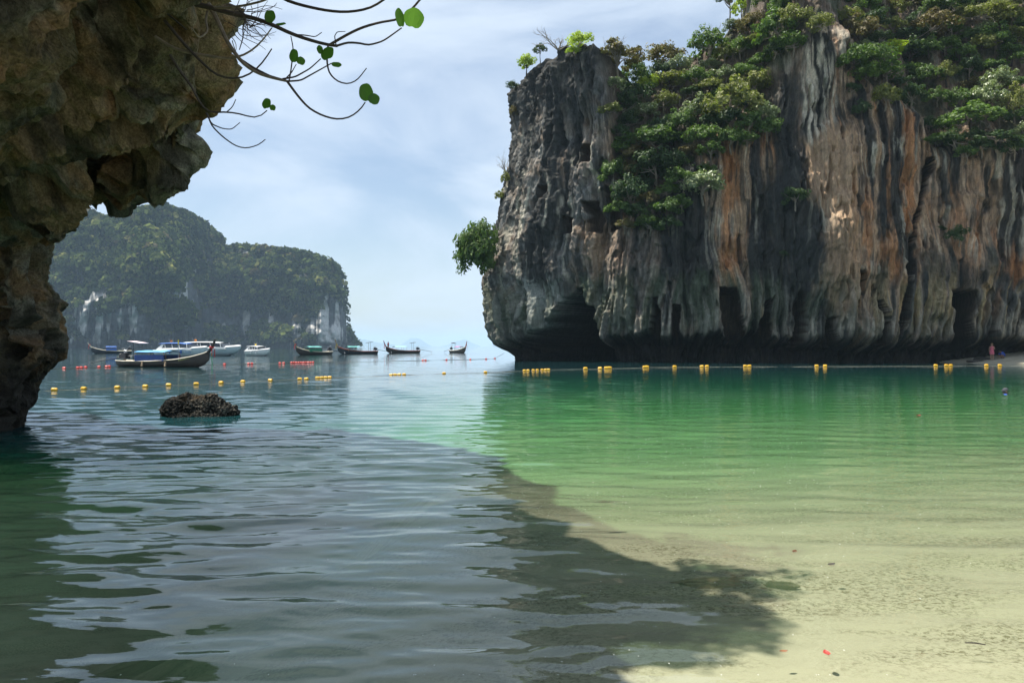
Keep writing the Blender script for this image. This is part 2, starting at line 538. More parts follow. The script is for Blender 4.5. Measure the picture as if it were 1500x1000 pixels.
# ------------------------------------------------------------------ the big cliff across the cove
def build_cliff():
    ctrl = np.array([(26, 190), (14, 150), (6, 122), (1.2, 106), (0.1, 98), (1.2, 93.4), (4.6, 89.5), (9, 86), (17, 83.4), (28, 82.2),
                     (40, 82.0), (52, 80.5), (62, 77), (74, 70), (88, 58), (100, 42)], float)
    seg = np.r_[0, np.cumsum(np.hypot(*np.diff(ctrl, axis=0).T))]
    sd = np.linspace(0, seg[-1], 4000)
    cx = np.interp(sd, seg, ctrl[:, 0]); cyy = np.interp(sd, seg, ctrl[:, 1])
    kern = np.exp(-np.linspace(-2, 2, 161)**2); kern /= kern.sum()
    pad = 80
    def sm(v): return np.convolve(np.r_[2*v[0]-v[pad:0:-1], v, 2*v[-1]-v[-2:-pad-2:-1]], kern, 'valid')
    cx, cyy = sm(cx), sm(cyy)
    s_tip = sd[np.argmin(cx)]
    s_end = sd[np.argmin(np.abs(cx-56))]
    s = np.concatenate([np.linspace(0, s_tip-14, 50), np.linspace(s_tip-13.8, s_tip+24, 330),
                        np.linspace(s_tip+24.09, s_end, 560), np.linspace(s_end+0.3, sd[-1], 90)])
    X0 = np.interp(s, sd, cx); Y0 = np.interp(s, sd, cyy)
    tx = np.gradient(cx, sd); ty = np.gradient(cyy, sd)
    tx = np.interp(s, sd, tx); ty = np.interp(s, sd, ty); tl = np.hypot(tx, ty)
    nx_, ny_ = ty/tl, -tx/tl
    px = 750+F*X0/np.maximum(Y0, 1)
    tipi = np.argmin(np.abs(s-s_tip))
    px[:tipi] = 737
    px = np.maximum.accumulate(px)

    # heights of the rim, of the ledge under the trees and how fast the ground leans back above it
    ztop = np.interp(px, [700, 742, 760, 775, 800, 830, 860, 884, 900, 930, 985, 1060, 1130, 1160, 1185, 1220, 1500, 2200],
                         [34.0, 34.6, 35.4, 35.9, 35.6, 34.9, 34.3, 33.6, 32.0, 33.2, 34.2, 36, 40, 47, 56, 60, 62, 60])
    ztop = ztop + 1.1*ridged(s*0.45, 0, 4.0, 3)*sstep(1330, 1200, px) - 0.6
    ztop[:tipi] = ztop[tipi] - 0.12*(s[tipi]-s[:tipi])
    zl = np.interp(px, [700, 760, 880, 893, 905, 985, 1000, 1040, 1060, 1120, 1150, 1180, 1240, 1256, 1330, 1350, 1365, 1500, 2200],
                       [32.6, 33.4, 32.4, 26, 15, 15.5, 19, 20, 21, 23.5, 28, 32, 32, 27, 25.5, 24, 20.5, 20.5, 22])
    zl = zl + 1.1*perlin(s*0.5, 0, 1.0)
    lean = np.interp(px, [700, 880, 900, 1000, 1060, 1130, 1180, 1250, 1300, 1500], [0.8, 0.75, 0.50, 0.62, 0.6, 0.55, 0.40, 0.6, 0.62, 0.60])

    t = np.concatenate([np.linspace(0, 0.22, 130)[:-1], np.linspace(0.22, 1, 330)])
    S = s[None]*np.ones_like(t)[:, None]
    Zt = -2.0+(ztop[None]+2.0)*t[:, None]**0.94
    PX = px[None]*np.ones_like(Zt)
    # shape of the face, metres outwards
    g = 0.0
    gap = np.maximum(0, Zt-zl[None])
    g = g - lean[None]*gap*sstep(0, 3.0, gap)
    tipprof = np.interp(Zt, [-2, 0, 2.2, 4.7, 7, 10, 14, 18, 22, 26.5, 30, 33, 34.6, 36], [0, 0, .7, 1.6, 2.2, 2.5, 2.1, 1.2, .4, -.1, -.5, -.8, -1.3, -2.2])
    tipw = sstep(885, 745, PX)
    g = g + tipprof*tipw
    belly = np.interp(Zt, [-2, 2, 5, 9, 13, 20, 30], [0, 0.6, 1.0, 1.6, 1.2, 0.4, 0])
    g = g + belly*(1-tipw)*(0.6+0.8*perlin(S*0.09, 2.0, Zt*0.02))
    # big buttresses and bays, then vertical flutes that wander as they run down
    wand = 0.9*perlin(S*0.12, 4.0, Zt*0.10)+0.40*perlin(S*0.4, 1.0, Zt*0.22)+0.10*perlin(S*1.2, 2.0, Zt*0.6)
    leanl = -0.55*np.clip(8.5-Zt, 0, 8.5)*(0.25+0.75*sstep(1220, 1330, PX))*0.6+0.5*np.clip(8.5-Zt, 0, 6)*sstep(880, 760, PX)
    Sw = S+wand-leanl*0.6
    g = g + 1.9*fbm(S*0.085, 0.0, Zt*0.055, 3)
    slope_part = sstep(0.5, 4, gap)
    fl = 0.85*ridged(Sw*0.30, 3.0, Zt*0.030, 2)+0.42*ridged(Sw*0.85, 6.0, Zt*0.055, 2)+0.26*ridged(Sw*2.4, 8.0, Zt*0.13, 3, 0.6)
    g = g + fl*(1-0.6*slope_part)
    g = g + 0.48*fbm(S*0.42, 1.0, Zt*0.26, 4)*(1+0.9*slope_part) + 0.16*ridged(S*1.3, 2.0, Zt*0.6, 4, 0.6) + 0.14*fbm(S*3.4, 2.5, Zt*1.7, 3)
    g = g - 0.7*sstep(0.26, 0.5, fbm(S*0.85, 14.0, Zt*0.22, 3))*(1-slope_part)
    g = g + 0.35*ridged(S*0.8, 5.0, Zt*0.7, 3)*sstep(27, 33, Zt)*sstep(900, 860, PX)      # crumbly crown of the pillar
    # hanging draperies above the sea notch
    curt = sstep(8.5, 5.0, Zt)*sstep(1.4, 3.0, Zt)
    g = g + curt*(0.95*ridged(Sw*0.9, 11.0, Zt*0.05, 2)+0.42*ridged(Sw*2.6, 12.0, Zt*0.08, 2))
    # the sea notch
    hn = np.interp(px, [700, 745, 770, 800, 885, 900, 1000, 1100, 1180, 1260, 1330, 1500], [1.2, 1.4, 1.8, 2.4, 2.6, 2.6, 2.6, 2.9, 2.1, 1.7, 1.9, 2.4])
    hn = hn + 0.55*perlin(s*0.45, 0, 2.0)+0.55*perlin(s*1.5, 0, 5.0)+0.25*perlin(s*4.5, 0, 6.0)
    nd_ = np.interp(px, [700, 742, 780, 900, 1150, 1250, 1500], [0.6, 1.1, 3.0, 4.2, 4.2, 2.6, 2.4])
    g = g - nd_[None]*sstep(0.35, -0.9, Zt-hn[None])
    # caves, holes and the long crack
    HOLES = []
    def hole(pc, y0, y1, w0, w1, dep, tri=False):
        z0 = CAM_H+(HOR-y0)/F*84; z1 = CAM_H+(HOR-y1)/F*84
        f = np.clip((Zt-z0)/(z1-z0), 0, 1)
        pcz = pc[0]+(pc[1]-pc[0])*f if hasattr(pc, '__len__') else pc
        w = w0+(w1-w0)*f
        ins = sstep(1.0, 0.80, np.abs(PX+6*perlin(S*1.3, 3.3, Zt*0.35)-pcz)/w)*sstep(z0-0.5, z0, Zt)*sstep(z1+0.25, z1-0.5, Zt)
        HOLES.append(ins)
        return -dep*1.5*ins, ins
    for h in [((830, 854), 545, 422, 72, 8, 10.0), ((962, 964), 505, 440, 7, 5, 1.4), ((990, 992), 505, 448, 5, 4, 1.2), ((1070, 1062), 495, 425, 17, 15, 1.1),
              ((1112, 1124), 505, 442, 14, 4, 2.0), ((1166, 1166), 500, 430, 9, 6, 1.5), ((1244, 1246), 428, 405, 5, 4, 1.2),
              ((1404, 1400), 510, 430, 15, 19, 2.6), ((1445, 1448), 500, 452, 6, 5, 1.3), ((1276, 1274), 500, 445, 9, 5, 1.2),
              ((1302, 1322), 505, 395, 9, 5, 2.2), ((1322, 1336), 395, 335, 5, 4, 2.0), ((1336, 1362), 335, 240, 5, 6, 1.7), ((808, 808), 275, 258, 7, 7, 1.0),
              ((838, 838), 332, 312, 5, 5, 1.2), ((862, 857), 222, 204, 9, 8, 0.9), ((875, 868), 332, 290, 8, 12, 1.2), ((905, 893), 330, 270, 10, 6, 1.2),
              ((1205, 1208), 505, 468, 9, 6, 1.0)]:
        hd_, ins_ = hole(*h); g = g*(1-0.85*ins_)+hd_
    # low boulder block at the foot
    for (pc, y0, w, amp) in [(1000, 470, 70, 0.5), (880, 395, 60, 0.7), (935, 395, 45, 0.8), (1405, 405, 75, 0.9), (1280, 330, 40, 0.7), (1240, 490, 50, 1.0), (1310, 500, 40, 0.8)]:
        zc = CAM_H+(HOR-y0)/F*84
        g = g + amp*np.exp(-((PX-pc)/w)**2-((Zt-zc)/3.0)**2)
    X = X0[None]+nx_[None]*g; Y = Y0[None]+ny_[None]*g; Z = Zt.copy()
    Z = Z + 0.25*fbm(S*0.7, 9.0, Zt*0.7, 3)*sstep(3, 6, Zt)
    # ground behind the rim
    rows = []
    for d_, dz in ((1.2, -0.1), (4, -1.2), (10, -6), (30, -18), (70, -40)):
        rows.append((X[-1]-nx_*d_, Y[-1]-ny_*d_*np.clip(1, 0, 1), Z[-1]+dz+0.4*perlin(s*0.5, d_, 1)))
    X = np.vstack([X]+[r[0][None] for r in rows]); Y = np.vstack([Y]+[r[1][None] for r in rows]); Z = np.vstack([Z]+[r[2][None] for r in rows])
    n_face = len(t)

    # ---- colour of the stone
    dark = np.array((0.030, 0.032, 0.030)); grey = np.array((0.150, 0.148, 0.135)); tan = np.array((0.345, 0.235, 0.145))
    oran = np.array((0.44, 0.205, 0.085)); cream = np.array((0.54, 0.48, 0.37)); brown = np.array((0.17, 0.115, 0.075))
    moss = np.array((0.050, 0.068, 0.036)); black = np.array((0.016, 0.016, 0.015))
    def mix(a, b, f): return a*(1-f[..., None])+b*f[..., None]
    PYv = HOR-(Zt-CAM_H)*F/84.0
    warm = np.interp(PX, [735, 880, 905, 950, 1040, 1060, 1130, 1150, 1200, 1215, 1350, 1390, 1500], [0.05, 0.12, 0.42, 0.30, 0.45, 0.95, 0.9, 0.35, 0.55, 0.95, 0.85, 0.75, 0.85])
    warm = warm*np.interp(PYv, [0, 60, 130, 220, 420, 500, 530], [0.3, 0.5, 0.7, 1.0, 0.9, 0.45, 0.3])
    nA = fbm(Sw*0.42, 20.0, Zt*0.035, 3); nB = fbm(Sw*1.3, 21.0, Zt*0.055, 3); nC = fbm(Sw*3.2, 22.0, Zt*0.13, 3); nD = fbm(S*0.35, 23.0, Zt*0.3, 4)
    nE = fbm(Sw*0.7, 31.0, Zt*0.06, 3)
    col = np.ones(Zt.shape+(3,))*grey
    col = mix(col, tan, np.clip(warm*1.15+0.45*nD, 0, 1))
    col = mix(col, oran, np.clip(warm-0.15, 0, 1)*sstep(0.02, 0.34, nE+0.25*nD)*0.9)
    col = mix(col, brown, sstep(0.05, 0.4, fbm(S*0.6, 41.0, Zt*0.45, 4))*0.55)
    col = mix(col, dark, sstep(0.06, 0.26, nA-0.18*warm+0.14)*0.94)
    patch = sstep(-0.18, 0.22, fbm(S*0.22, 61.0, Zt*0.20, 4)); patch2 = sstep(-0.15, 0.25, fbm(S*0.3, 62.0, Zt*0.25, 4))
    col = mix(col, dark, sstep(0.10, 0.24, nB-0.10*warm+0.12*nD)*0.92*patch2)
    pale = sstep(0.16, 0.34, fbm(Sw*1.7, 51.0, Zt*0.04, 3)-0.06+0.22*nD)*patch
    col = mix(col, cream*np.array((0.92, 0.95, 0.95)), pale*(0.30+0.4*sstep(560, 200, PYv))*0.9)
    col = mix(col, dark*1.2, sstep(0.2, 0.36, nC)*0.55)
    fine = fbm(Sw*6.5, 71.0, Zt*0.30, 3)
    col = col*(1+0.55*np.clip(fine, -0.8, 0.8))[..., None]
    # known marks: pale tongues high up, the grey shield of the pillar, orange flags, the dark water stains
    def zone(x0, x1, y0, y1, soft=14, warp=10):
        q = PX+warp*nD+warp*0.8*nC; r = PYv+2.2*warp*nB
        return sstep(x0-soft, x0+soft, q)*sstep(x1+soft, x1-soft, q)*sstep(y0-soft*1.6, y0+soft*1.6, r)*sstep(y1+soft*1.6, y1-soft*1.6, r)
    col = mix(col, mix(np.ones_like(col)*np.array((0.23, 0.245, 0.215)), dark, sstep(0.15, 0.4, nC)), zone(782, 838, 400, 490, 8)*0.85)
    col = mix(col, cream, zone(1178, 1200, 78, 215, 4, 7)*0.9*sstep(-0.25, 0.1, nC))
    col = mix(col, cream*0.9, zone(1208, 1222, 90, 200, 4, 7)*0.8*sstep(-0.2, 0.15, nC))
    col = mix(col, tan*1.1, zone(1172, 1235, 205, 300, 9)*0.8)
    col = mix(col, dark, zone(1130, 1170, 110, 330, 9)*0.85)
    col = mix(col, oran, zone(1322, 1334, 170, 340, 4, 8)*0.8)
    col = mix(col, oran*0.95, zone(1058, 1080, 230, 300, 7)*0.75)
    col = mix(col, oran*0.9, zone(1054, 1082, 345, 400, 8)*0.7)
    col = mix(col, oran*0.85, zone(1265, 1310, 372, 400, 9)*0.65)
    col = mix(col, oran*0.85, zone(1470, 1510, 375, 410, 9)*0.7)
    col = mix(col, tan*1.05, zone(1195, 1240, 290, 460, 10)*0.75)
    col = mix(col, dark*1.5, zone(1335, 1465, 385, 432, 12)*0.8)
    col = mix(col, dark*1.1, zone(1085, 1190, 345, 430, 16)*0.62)
    col = mix(col, dark*1.15, zone(905, 1045, 320, 440, 18)*0.42)
    col = mix(col, tan*np.array((1, .95, .9)), zone(862, 892, 320, 400, 9)*0.55)
    col = mix(col, moss*1.3, sstep(0.1, 0.5, bump1(PYv, 450, 42)*(0.6+0.9*nE)*sstep(1290, 1180, PX))*0.55)
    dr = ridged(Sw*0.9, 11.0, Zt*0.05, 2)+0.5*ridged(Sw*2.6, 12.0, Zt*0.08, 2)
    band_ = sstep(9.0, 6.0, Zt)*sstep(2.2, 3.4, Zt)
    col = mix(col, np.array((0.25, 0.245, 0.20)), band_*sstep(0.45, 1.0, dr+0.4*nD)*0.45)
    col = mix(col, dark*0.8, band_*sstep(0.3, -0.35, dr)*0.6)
    ochre = np.array((0.36, 0.27, 0.12))
    col = mix(col, ochre, sstep(0.10, 0.30, nB)*bump1(PYv, 452, 45)*sstep(1170, 1300, PX)*0.55)
    col = mix(col, cream*0.8, sstep(0.1, 0.4, nC+0.3*nD)*bump1(PYv, 482, 16)*sstep(1090, 1190, PX)*0.6)
    col = mix(col, brown*0.8, slope_part*0.55); col = mix(col, moss, slope_part*sstep(-0.2, 0.3, nD)*0.7)
    # jagged weathered crown: charcoal; tide zone: black film
    crown = sstep(23, 31, Zt+2.0*nA+2*nB)*sstep(905, 870, PX)
    col = mix(col, dark*1.05, crown*0.85)
    for k_, ins in enumerate(HOLES): col = mix(col, black if k_ == 0 else brown*0.3, sstep(0.0, 0.10, ins)*0.93)  # shade inside caves, holes and crack put into the stone colour
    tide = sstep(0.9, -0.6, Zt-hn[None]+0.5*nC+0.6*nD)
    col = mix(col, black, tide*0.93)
    col = np.vstack([col]+[col[-1:]]*len(rows))
    col = col*1.20
    me = mesh_from("cliff", np.stack([X, Y, Z], -1).reshape(-1, 3), grid_faces(*X.shape))
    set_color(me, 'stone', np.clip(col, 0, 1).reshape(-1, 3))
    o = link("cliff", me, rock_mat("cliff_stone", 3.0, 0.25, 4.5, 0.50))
    structure(o)
    Vs = np.stack([X, Y, Z], -1)[::3, ::3]
    f = grid_faces(*Vs.shape[:2])
    step = BVHTree.FromPolygons(Vs.reshape(-1, 3).tolist(), f.tolist())
    return o, step
cliff, CLIFF_BVH = build_cliff()

# ------------------------------------------------------------------ the overhanging rock on the left
def loft_slices(slices, n=70, corner=(-600, -700)):
    """slices: (Y, open curve of photo pixels). closes each through the corner, lofts and caps"""
    mb = MB(); rings = []
    for Y, curve, *cor in slices:
        c = np.array(curve, float)
        L_ = np.r_[0, np.cumsum(np.hypot(*np.diff(c, axis=0).T))]
        q = np.linspace(0, L_[-1], n)
        pts = np.stack([np.interp(q, L_, c[:, 0]), np.interp(q, L_, c[:, 1])], -1)
        extra = np.array(cor[0] if cor else corner, float).reshape(-1, 2)
        pts = np.vstack([pts, extra])
        rings.append([tuple(P(a, b, Y)) for a, b in pts])
    V = [p for r in rings for p in r]; m = len(rings[0]); Fs = []
    for i in range(len(rings)-1):
        for k in range(m):
            Fs.append((i*m+k, i*m+(k+1) % m, (i+1)*m+(k+1) % m, (i+1)*m+k))
    Fs.append(tuple(range(m-1, -1, -1))); Fs.append(tuple((len(rings)-1)*m+k for k in range(m)))
    mb.add(V, Fs)
    return mb

def remeshed(mb, voxel, smooth_iter=2):
    me = bpy.data.meshes.new("tmp"); me.from_pydata(mb.v, [], mb.f); me.update()
    o = bpy.data.objects.new("tmp", me); C.objects.link(o)
    md = o.modifiers.new("r", 'REMESH'); md.mode = 'VOXEL'; md.voxel_size = voxel
    sm = o.modifiers.new("s", 'SMOOTH'); sm.iterations = smooth_iter; sm.factor = 0.6
    dg = bpy.context.evaluated_depsgraph_get(); dg.update()
    ev = o.evaluated_get(dg); m2 = bpy.data.meshes.new_from_object(ev)
    bpy.data.objects.remove(o); bpy.data.meshes.remove(me)
    return m2

def mesh_arrays(me):
    V = np.empty(len(me.vertices)*3, np.float32); me.vertices.foreach_get('co', V)
    N = np.empty(len(me.vertices)*3, np.float32); me.vertices.foreach_get('normal', N)
    return V.reshape(-1, 3).astype(float), N.reshape(-1, 3).astype(float)

def build_overhang():
    up = loft_slices([
        (3.7, [(160, -1100), (150, -820), (0, -640), (-250, -480), (-600, -300)], [(-600, -500), (-500, -950)]),
        (5.0, [(330, -760), (320, -560), (200, -420), (0, -300), (-200, -150), (-420, 0)], [(-420, -250), (-350, -650)]),
        (6.2, [(440, -640), (430, -400), (330, -290), (200, -180), (60, -60), (-60, 60), (-400, 200)]),
        (7.4, [(480, -560), (470, -340), (380, -230), (270, -120), (150, -20), (60, 70), (-90, 200), (-400, 300)]),
        (8.6, [(420, -500), (400, -280), (330, -150), (280, -60), (165, -10), (110, 50), (60, 95), (-10, 150), (-90, 230), (-380, 320)]),
        (9.8, [(370, -460), (360, -220), (335, -60), (255, 30), (190, 60), (140, 100), (110, 150), (20, 205), (-80, 260), (-340, 350)]),
        (11.0, [(380, -420), (372, -150), (350, -20), (322, 30), (262, 70), (240, 130), (228, 165), (180, 190), (120, 215), (60, 240), (0, 262), (-340, 340)]),
        (11.6, [(370, -400), (365, -150), (346, -10), (336, 50), (330, 110), (318, 150), (300, 172), (250, 178), (205, 190), (130, 222), (60, 265), (-20, 290), (-340, 360)]),
        (12.4, [(365, -380), (360, -150), (344, 5), (338, 60), (335, 100), (331, 150), (322, 170), (302, 174), (300, 205), (255, 215), (170, 235), (120, 275), (60, 310), (0, 322), (-340, 400)]),
        (13.3, [(360, -350), (352, -150), (345, -20), (338, 60), (330, 150), (302, 172), (307, 205), (309, 226), (290, 231), (288, 262), (262, 280), (238, 286), (205, 280), (150, 270), (125, 300), (100, 325), (60, 335), (0, 338), (-340, 420)]),
        (14.2, [(340, -330), (335, -200), (318, 0), (310, 60), (300, 172), (290, 200), (280, 240), (262, 276), (232, 284), (206, 290), (200, 312), (176, 325), (162, 331), (146, 322), (130, 308), (121, 311), (110, 332), (94, 342), (90, 358), (80, 371), (70, 362), (55, 345), (0, 345), (-340, 430)]),
        (15.6, [(300, -300), (280, -100), (260, 100), (230, 230), (195, 295), (172, 318), (146, 315), (125, 300), (106, 325), (90, 345), (76, 360), (60, 358), (20, 350), (0, 350), (-340, 450)]),
        (18.0, [(200, -260), (170, -100), (130, 180), (100, 270), (60, 320), (20, 330), (-340, 430)])],
        n=90, corner=[(-330, -100), (-250, -330)])
    pil = loft_slices([
        (15.4, [(20, 250), (45, 330), (44, 400), (56, 470), (50, 520), (22, 580), (4, 630), (-10, 690)]),
        (16.2, [(60, 250), (62, 330), (60, 390), (80, 430), (86, 480), (90, 520), (50, 560), (28, 600), (20, 640), (10, 690)]),
        (17.2, [(75, 250), (68, 350), (76, 400), (96, 427), (103, 442), (98, 490), (103, 510), (95, 527), (62, 552), (43, 600), (33, 624), (20, 680)]),
        (18.6, [(70, 250), (66, 350), (74, 410), (92, 440), (88, 520), (50, 560), (25, 610), (10, 680)]),
        (21.0, [(30, 250), (40, 450), (20, 600), (-10, 670)])], n=60, corner=[(-220, 690), (-220, 250)])
    b = len(up.v); up.v += pil.v; up.f += [tuple(i+b for i in f) for f in pil.f]
    me = remeshed(up, 0.062, 1)
    V, N = mesh_arrays(me)
    x, y, z = V.T
    big = fbm(x*0.55, y*0.55, z*0.55, 3)*0.30
    band = ridged(x*0.9+0.8*z, y*0.5, z*1.2-0.7*x, 3)*0.20            # tilted ledges
    cav = -0.60*sstep(0.06, 0.40, fbm(x*0.95+5, y*0.95, z*0.9, 3))     # hollows
    med = fbm(x*1.9, y*1.9, z*1.5, 4)*0.17
    fine = fbm(x*6.0, y*6.0, z*5.0, 3)*0.075
    pit = -0.06*sstep(0.15, 0.5, fbm(x*9, y*9, z*9, 2))
    q = (z*0.75-x*0.42+y*0.28)/1.25+0.55*fbm(x*0.5, y*0.5, z*0.5, 2)
    q = q-np.floor(q)
    ledge = np.where(q < 0.86, q/0.86, (1-q)/0.14)*0.40-0.2          # tilted beds, each jutting over the next
    slot = -0.55*sstep(0.62, 0.9, ridged(x*0.42+3, y*0.42, z*0.10+0.12*x, 1))*sstep(1.5, 3.0, z)
    d = big*0.35+cav+med*0.75+fine+pit+ledge*sstep(2.2, 3.6, z)+slot+0.0-0.08*sstep(1.8, 3.2, z)
    V2 = V+N*d[:, None]
    me.vertices.foreach_set('co', V2.astype(np.float32).ravel()); me.update()
    tan = np.array((0.15, 0.112, 0.066)); dk = np.array((0.026, 0.024, 0.018)); gr = np.array((0.145, 0.138, 0.112)); rust = np.array((0.15, 0.086, 0.036))
    mossy = np.array((0.048, 0.048, 0.024))
    def mix(a, b, f): return a*(1-f[..., None])+b*f[..., None]
    a1 = fbm(x*0.7, y*0.7, z*0.7, 4); a2 = fbm(x*1.7+9, y*1.7, z*1.2, 4); a3 = fbm(x*4+2, y*4, z*4, 3); a4 = fbm(x*0.9+30, y*0.9, z*0.5, 4)
    col = np.ones_like(V)*tan
    col = mix(col, gr, sstep(-0.1, 0.3, a1))
    col = mix(col, rust, sstep(0.08, 0.4, a2)*0.7)
    col = mix(col, mossy, sstep(-0.02, 0.3, a4)*0.7)
    col = mix(col, dk, sstep(0.08, 0.34, a3*0.5+a2*-0.6+a1*0.3)*0.8)
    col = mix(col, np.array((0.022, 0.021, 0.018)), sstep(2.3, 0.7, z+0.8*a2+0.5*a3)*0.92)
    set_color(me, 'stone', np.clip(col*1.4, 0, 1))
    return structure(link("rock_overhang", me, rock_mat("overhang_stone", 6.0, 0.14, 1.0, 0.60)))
overhang = build_overhang()

# ------------------------------------------------------------------ the wooded island across the channel
def build_island():
    YI = 820.0
    sil = np.array([(-160, 420), (-80, 350), (0, 330), (60, 322), (100, 318), (125, 311), (150, 322), (175, 328), (200, 313), (215, 308), (240, 305), (270, 314), (300, 329), (318, 349), (332, 366), (345, 362),
                    (370, 365), (400, 367), (430, 370), (460, 377), (488, 390), (498, 403), (504, 425), (507, 455), (507, 478), (514, 490), (520, 508)], float)
    pxs = np.concatenate([np.linspace(-160, 60, 60)[:-1], np.linspace(60, 523, 420)])
    ztop = CAM_H+(HOR-np.interp(pxs, sil[:, 0], sil[:, 1], right=506))/F*YI
    ztop = np.maximum(ztop, 3)
    nt_ = 190
    t = np.linspace(0, 1, nt_)
    PX = pxs[None]*np.ones((nt_, 1)); 
    Zt = -3+(ztop[None]+3)*t[:, None]**0.92
    X0 = (PX-750)/F*YI
    # how far each height leans back: sheer lower wall, rounded wooded top
    tr = Zt/np.maximum(ztop[None], 1)
    back = 75*np.clip(tr-0.55, 0, 1)**1.4*2.0
    # bays and ridges in plan: two shoulders with a gully between them
    plan = np.interp(PX, [-160, 60, 150, 215, 262, 300, 340, 400, 470, 505, 523], [-110, -70, -75, -95, -40, 25, 35, 10, -5, 30, 120])
    ridge = -60*np.exp(-((PX-(205+95*(1-tr)))/26)**2)*sstep(0.95, 0.55, tr)
    n1 = fbm(X0*0.012, 0.0, Zt*0.012, 4)*34; n2 = ridged(X0*0.045, 2.0, Zt*0.02, 3)*15; n3 = fbm(X0*0.11, 3.0, Zt*0.09, 3)*5
    Y = YI+plan+ridge+back+n1+n2+n3
    notch = 6*sstep(7, 3, Zt); Y = Y+notch
    X = (PX-750)/F*Y
    Z = Zt*Y/YI
    rows = [(X[-1]*(1+d_/Y[-1]), Y[-1]+d_, z_) for d_, z_ in ((40, Z[-1]-1), (160, Z[-1]*0.85), (300, Z[-1]*0-4))]
    Xa = np.vstack([X]+[r[0][None] for r in rows]); Ya = np.vstack([Y]+[r[1][None] for r in rows]); Za = np.vstack([Z]+[r[2][None] for r in rows])
    veg = sstep(-0.22, 0.22, 0.55*(tr-0.46)*2+1.0*fbm(X0*0.026, 8.0, Zt*0.026, 4)+0.45*np.exp(-((PX-(205+95*(1-tr)))/34)**2)
                +0.9*bump1(PX, 380, 45)*sstep(0.34, 0.12, tr)+0.55*bump1(PX, 515, 8)*sstep(0.5, 0.2, tr)-0.55*bump1(PX, 480, 16)*sstep(0.75, 0.6, tr))
    st = fbm(X0*0.13, 5.0, Zt*0.012, 3); st2 = fbm(X0*0.05, 6.0, Zt*0.03, 3)
    def mix(a, b, f): return a*(1-f[..., None])+b*f[..., None]
    col = np.ones(Zt.shape+(3,))*np.array((0.070, 0.074, 0.074))*(1+0.8*fbm(X0*0.09, 9.0, Zt*0.03, 3))[..., None]
    col = mix(col, np.array((0.50, 0.48, 0.44)), sstep(0.10, 0.28, st+0.5*st2+0.55*bump1(PX, 482, 18)*sstep(0.75, 0.6, tr)+0.5*bump1(PX, 108, 14)*bump1(tr, 0.62, 0.08)-0.1))
    col = mix(col, np.array((0.040, 0.052, 0.026)), veg*0.9)
    col = mix(col, np.array((0.03, 0.03, 0.028)), sstep(6, 3, Zt)*0.8)
    col = np.vstack([col]+[col[-1:]]*3)
    me = mesh_from("island", np.stack([Xa, Ya, Za], -1).reshape(-1, 3), grid_faces(*Xa.shape))
    set_color(me, 'stone', col.reshape(-1, 3))
    o = structure(link("island", me, rock_mat("island_stone", 0.16, 1.6, 3.0, 0.35)))
    # forest canopy clinging to it
    w = veg.copy(); w[Zt < 6] = 0
    w *= (PX > 55)
    cell = np.gradient(Zt, axis=0)*np.gradient(X0, axis=1)
    pr = (w**1.3*cell).ravel(); pr /= pr.sum()
    r = np.random.default_rng(3)
    idx = r.choice(pr.size, 6400, p=pr)
    rim = np.where((pxs > 55))[0]
    rim_i = (nt_-1)*len(pxs)+r.choice(rim, 420)
    idx = np.concatenate([idx, rim_i])
    B = np.stack([X, Y, Z], -1).reshape(-1, 3)[idx]
    # leafy tuft: bundle of small tilted faces, many variants
    Vs = []; n = 26
    cnt = len(idx)
    rad = r.uniform(3.0, 7.0, cnt)*np.where(r.random(cnt) < 0.08, 1.35, 1)
    u = r.normal(size=(cnt, n, 3)); u /= np.linalg.norm(u, axis=2, keepdims=True)
    u[..., 2] = np.abs(u[..., 2])*0.95-0.25
    u[..., 1] = -np.abs(u[..., 1])*0.8+0.2*u[..., 1]
    cen = B[:, None]+u*rad[:, None, None]*r.uniform(0.72, 1.05, (cnt, n, 1))+np.array((0, -0.6, 0.8))
    nrm = u+r.normal(0, 0.45, (cnt, n, 3))+np.array((0, 0, 0.35)); nrm /= np.linalg.norm(nrm, axis=2, keepdims=True)
    ax = np.cross(nrm, r.normal(size=(cnt, n, 3))); ax /= np.linalg.norm(ax, axis=2, keepdims=True)
    ay = np.cross(nrm, ax)
    sz = (rad*0.36)[:, None, None]*r.uniform(0.6, 1.25, (cnt, n, 1))
    q = np.stack([cen-ax*sz, cen-ay*sz*0.8, cen+ax*sz, cen+ay*sz*0.8], 2)
    Vv = q.reshape(-1, 3); Ff = np.arange(len(Vv)).reshape(-1, 4)
    fm = mesh_from("forest", Vv, Ff)
    base = np.array([(0.085, 0.120, 0.036), (0.036, 0.058, 0.022), (0.15, 0.185, 0.048), (0.24, 0.25, 0.075), (0.15, 0.13, 0.07)])
    kind = r.choice(5, cnt, p=[.38, .34, .17, .07, .04])
    cc = base[kind][:, None]*0.8*r.uniform(0.6, 1.4, (cnt, n, 1))
    set_color(fm, 'stone', np.repeat(cc.reshape(-1, 3), 4, 0))
    m, nt, out = new_mat("far_foliage"); at = nt.nodes.new('ShaderNodeAttribute'); at.attribute_name = 'stone'
    d1 = nt.nodes.new('ShaderNodeBsdfDiffuse'); d2 = nt.nodes.new('ShaderNodeBsdfTranslucent'); mx = nt.nodes.new('ShaderNodeMixShader'); mx.inputs['Fac'].default_value = 0.3
    nt.links.new(at.outputs['Color'], d1.inputs['Color']); nt.links.new(at.outputs['Color'], d2.inputs['Color'])
    nt.links.new(d1.outputs[0], mx.inputs[1]); nt.links.new(d2.outputs[0], mx.inputs[2]); nt.links.new(mx.outputs[0], out.inputs['Surface'])
    fo = link("forest", fm, m); fo['kind'] = 'stuff'
    tag(fo, "dense green forest clinging to the steep wooded island across the water", "forest")
build_island()

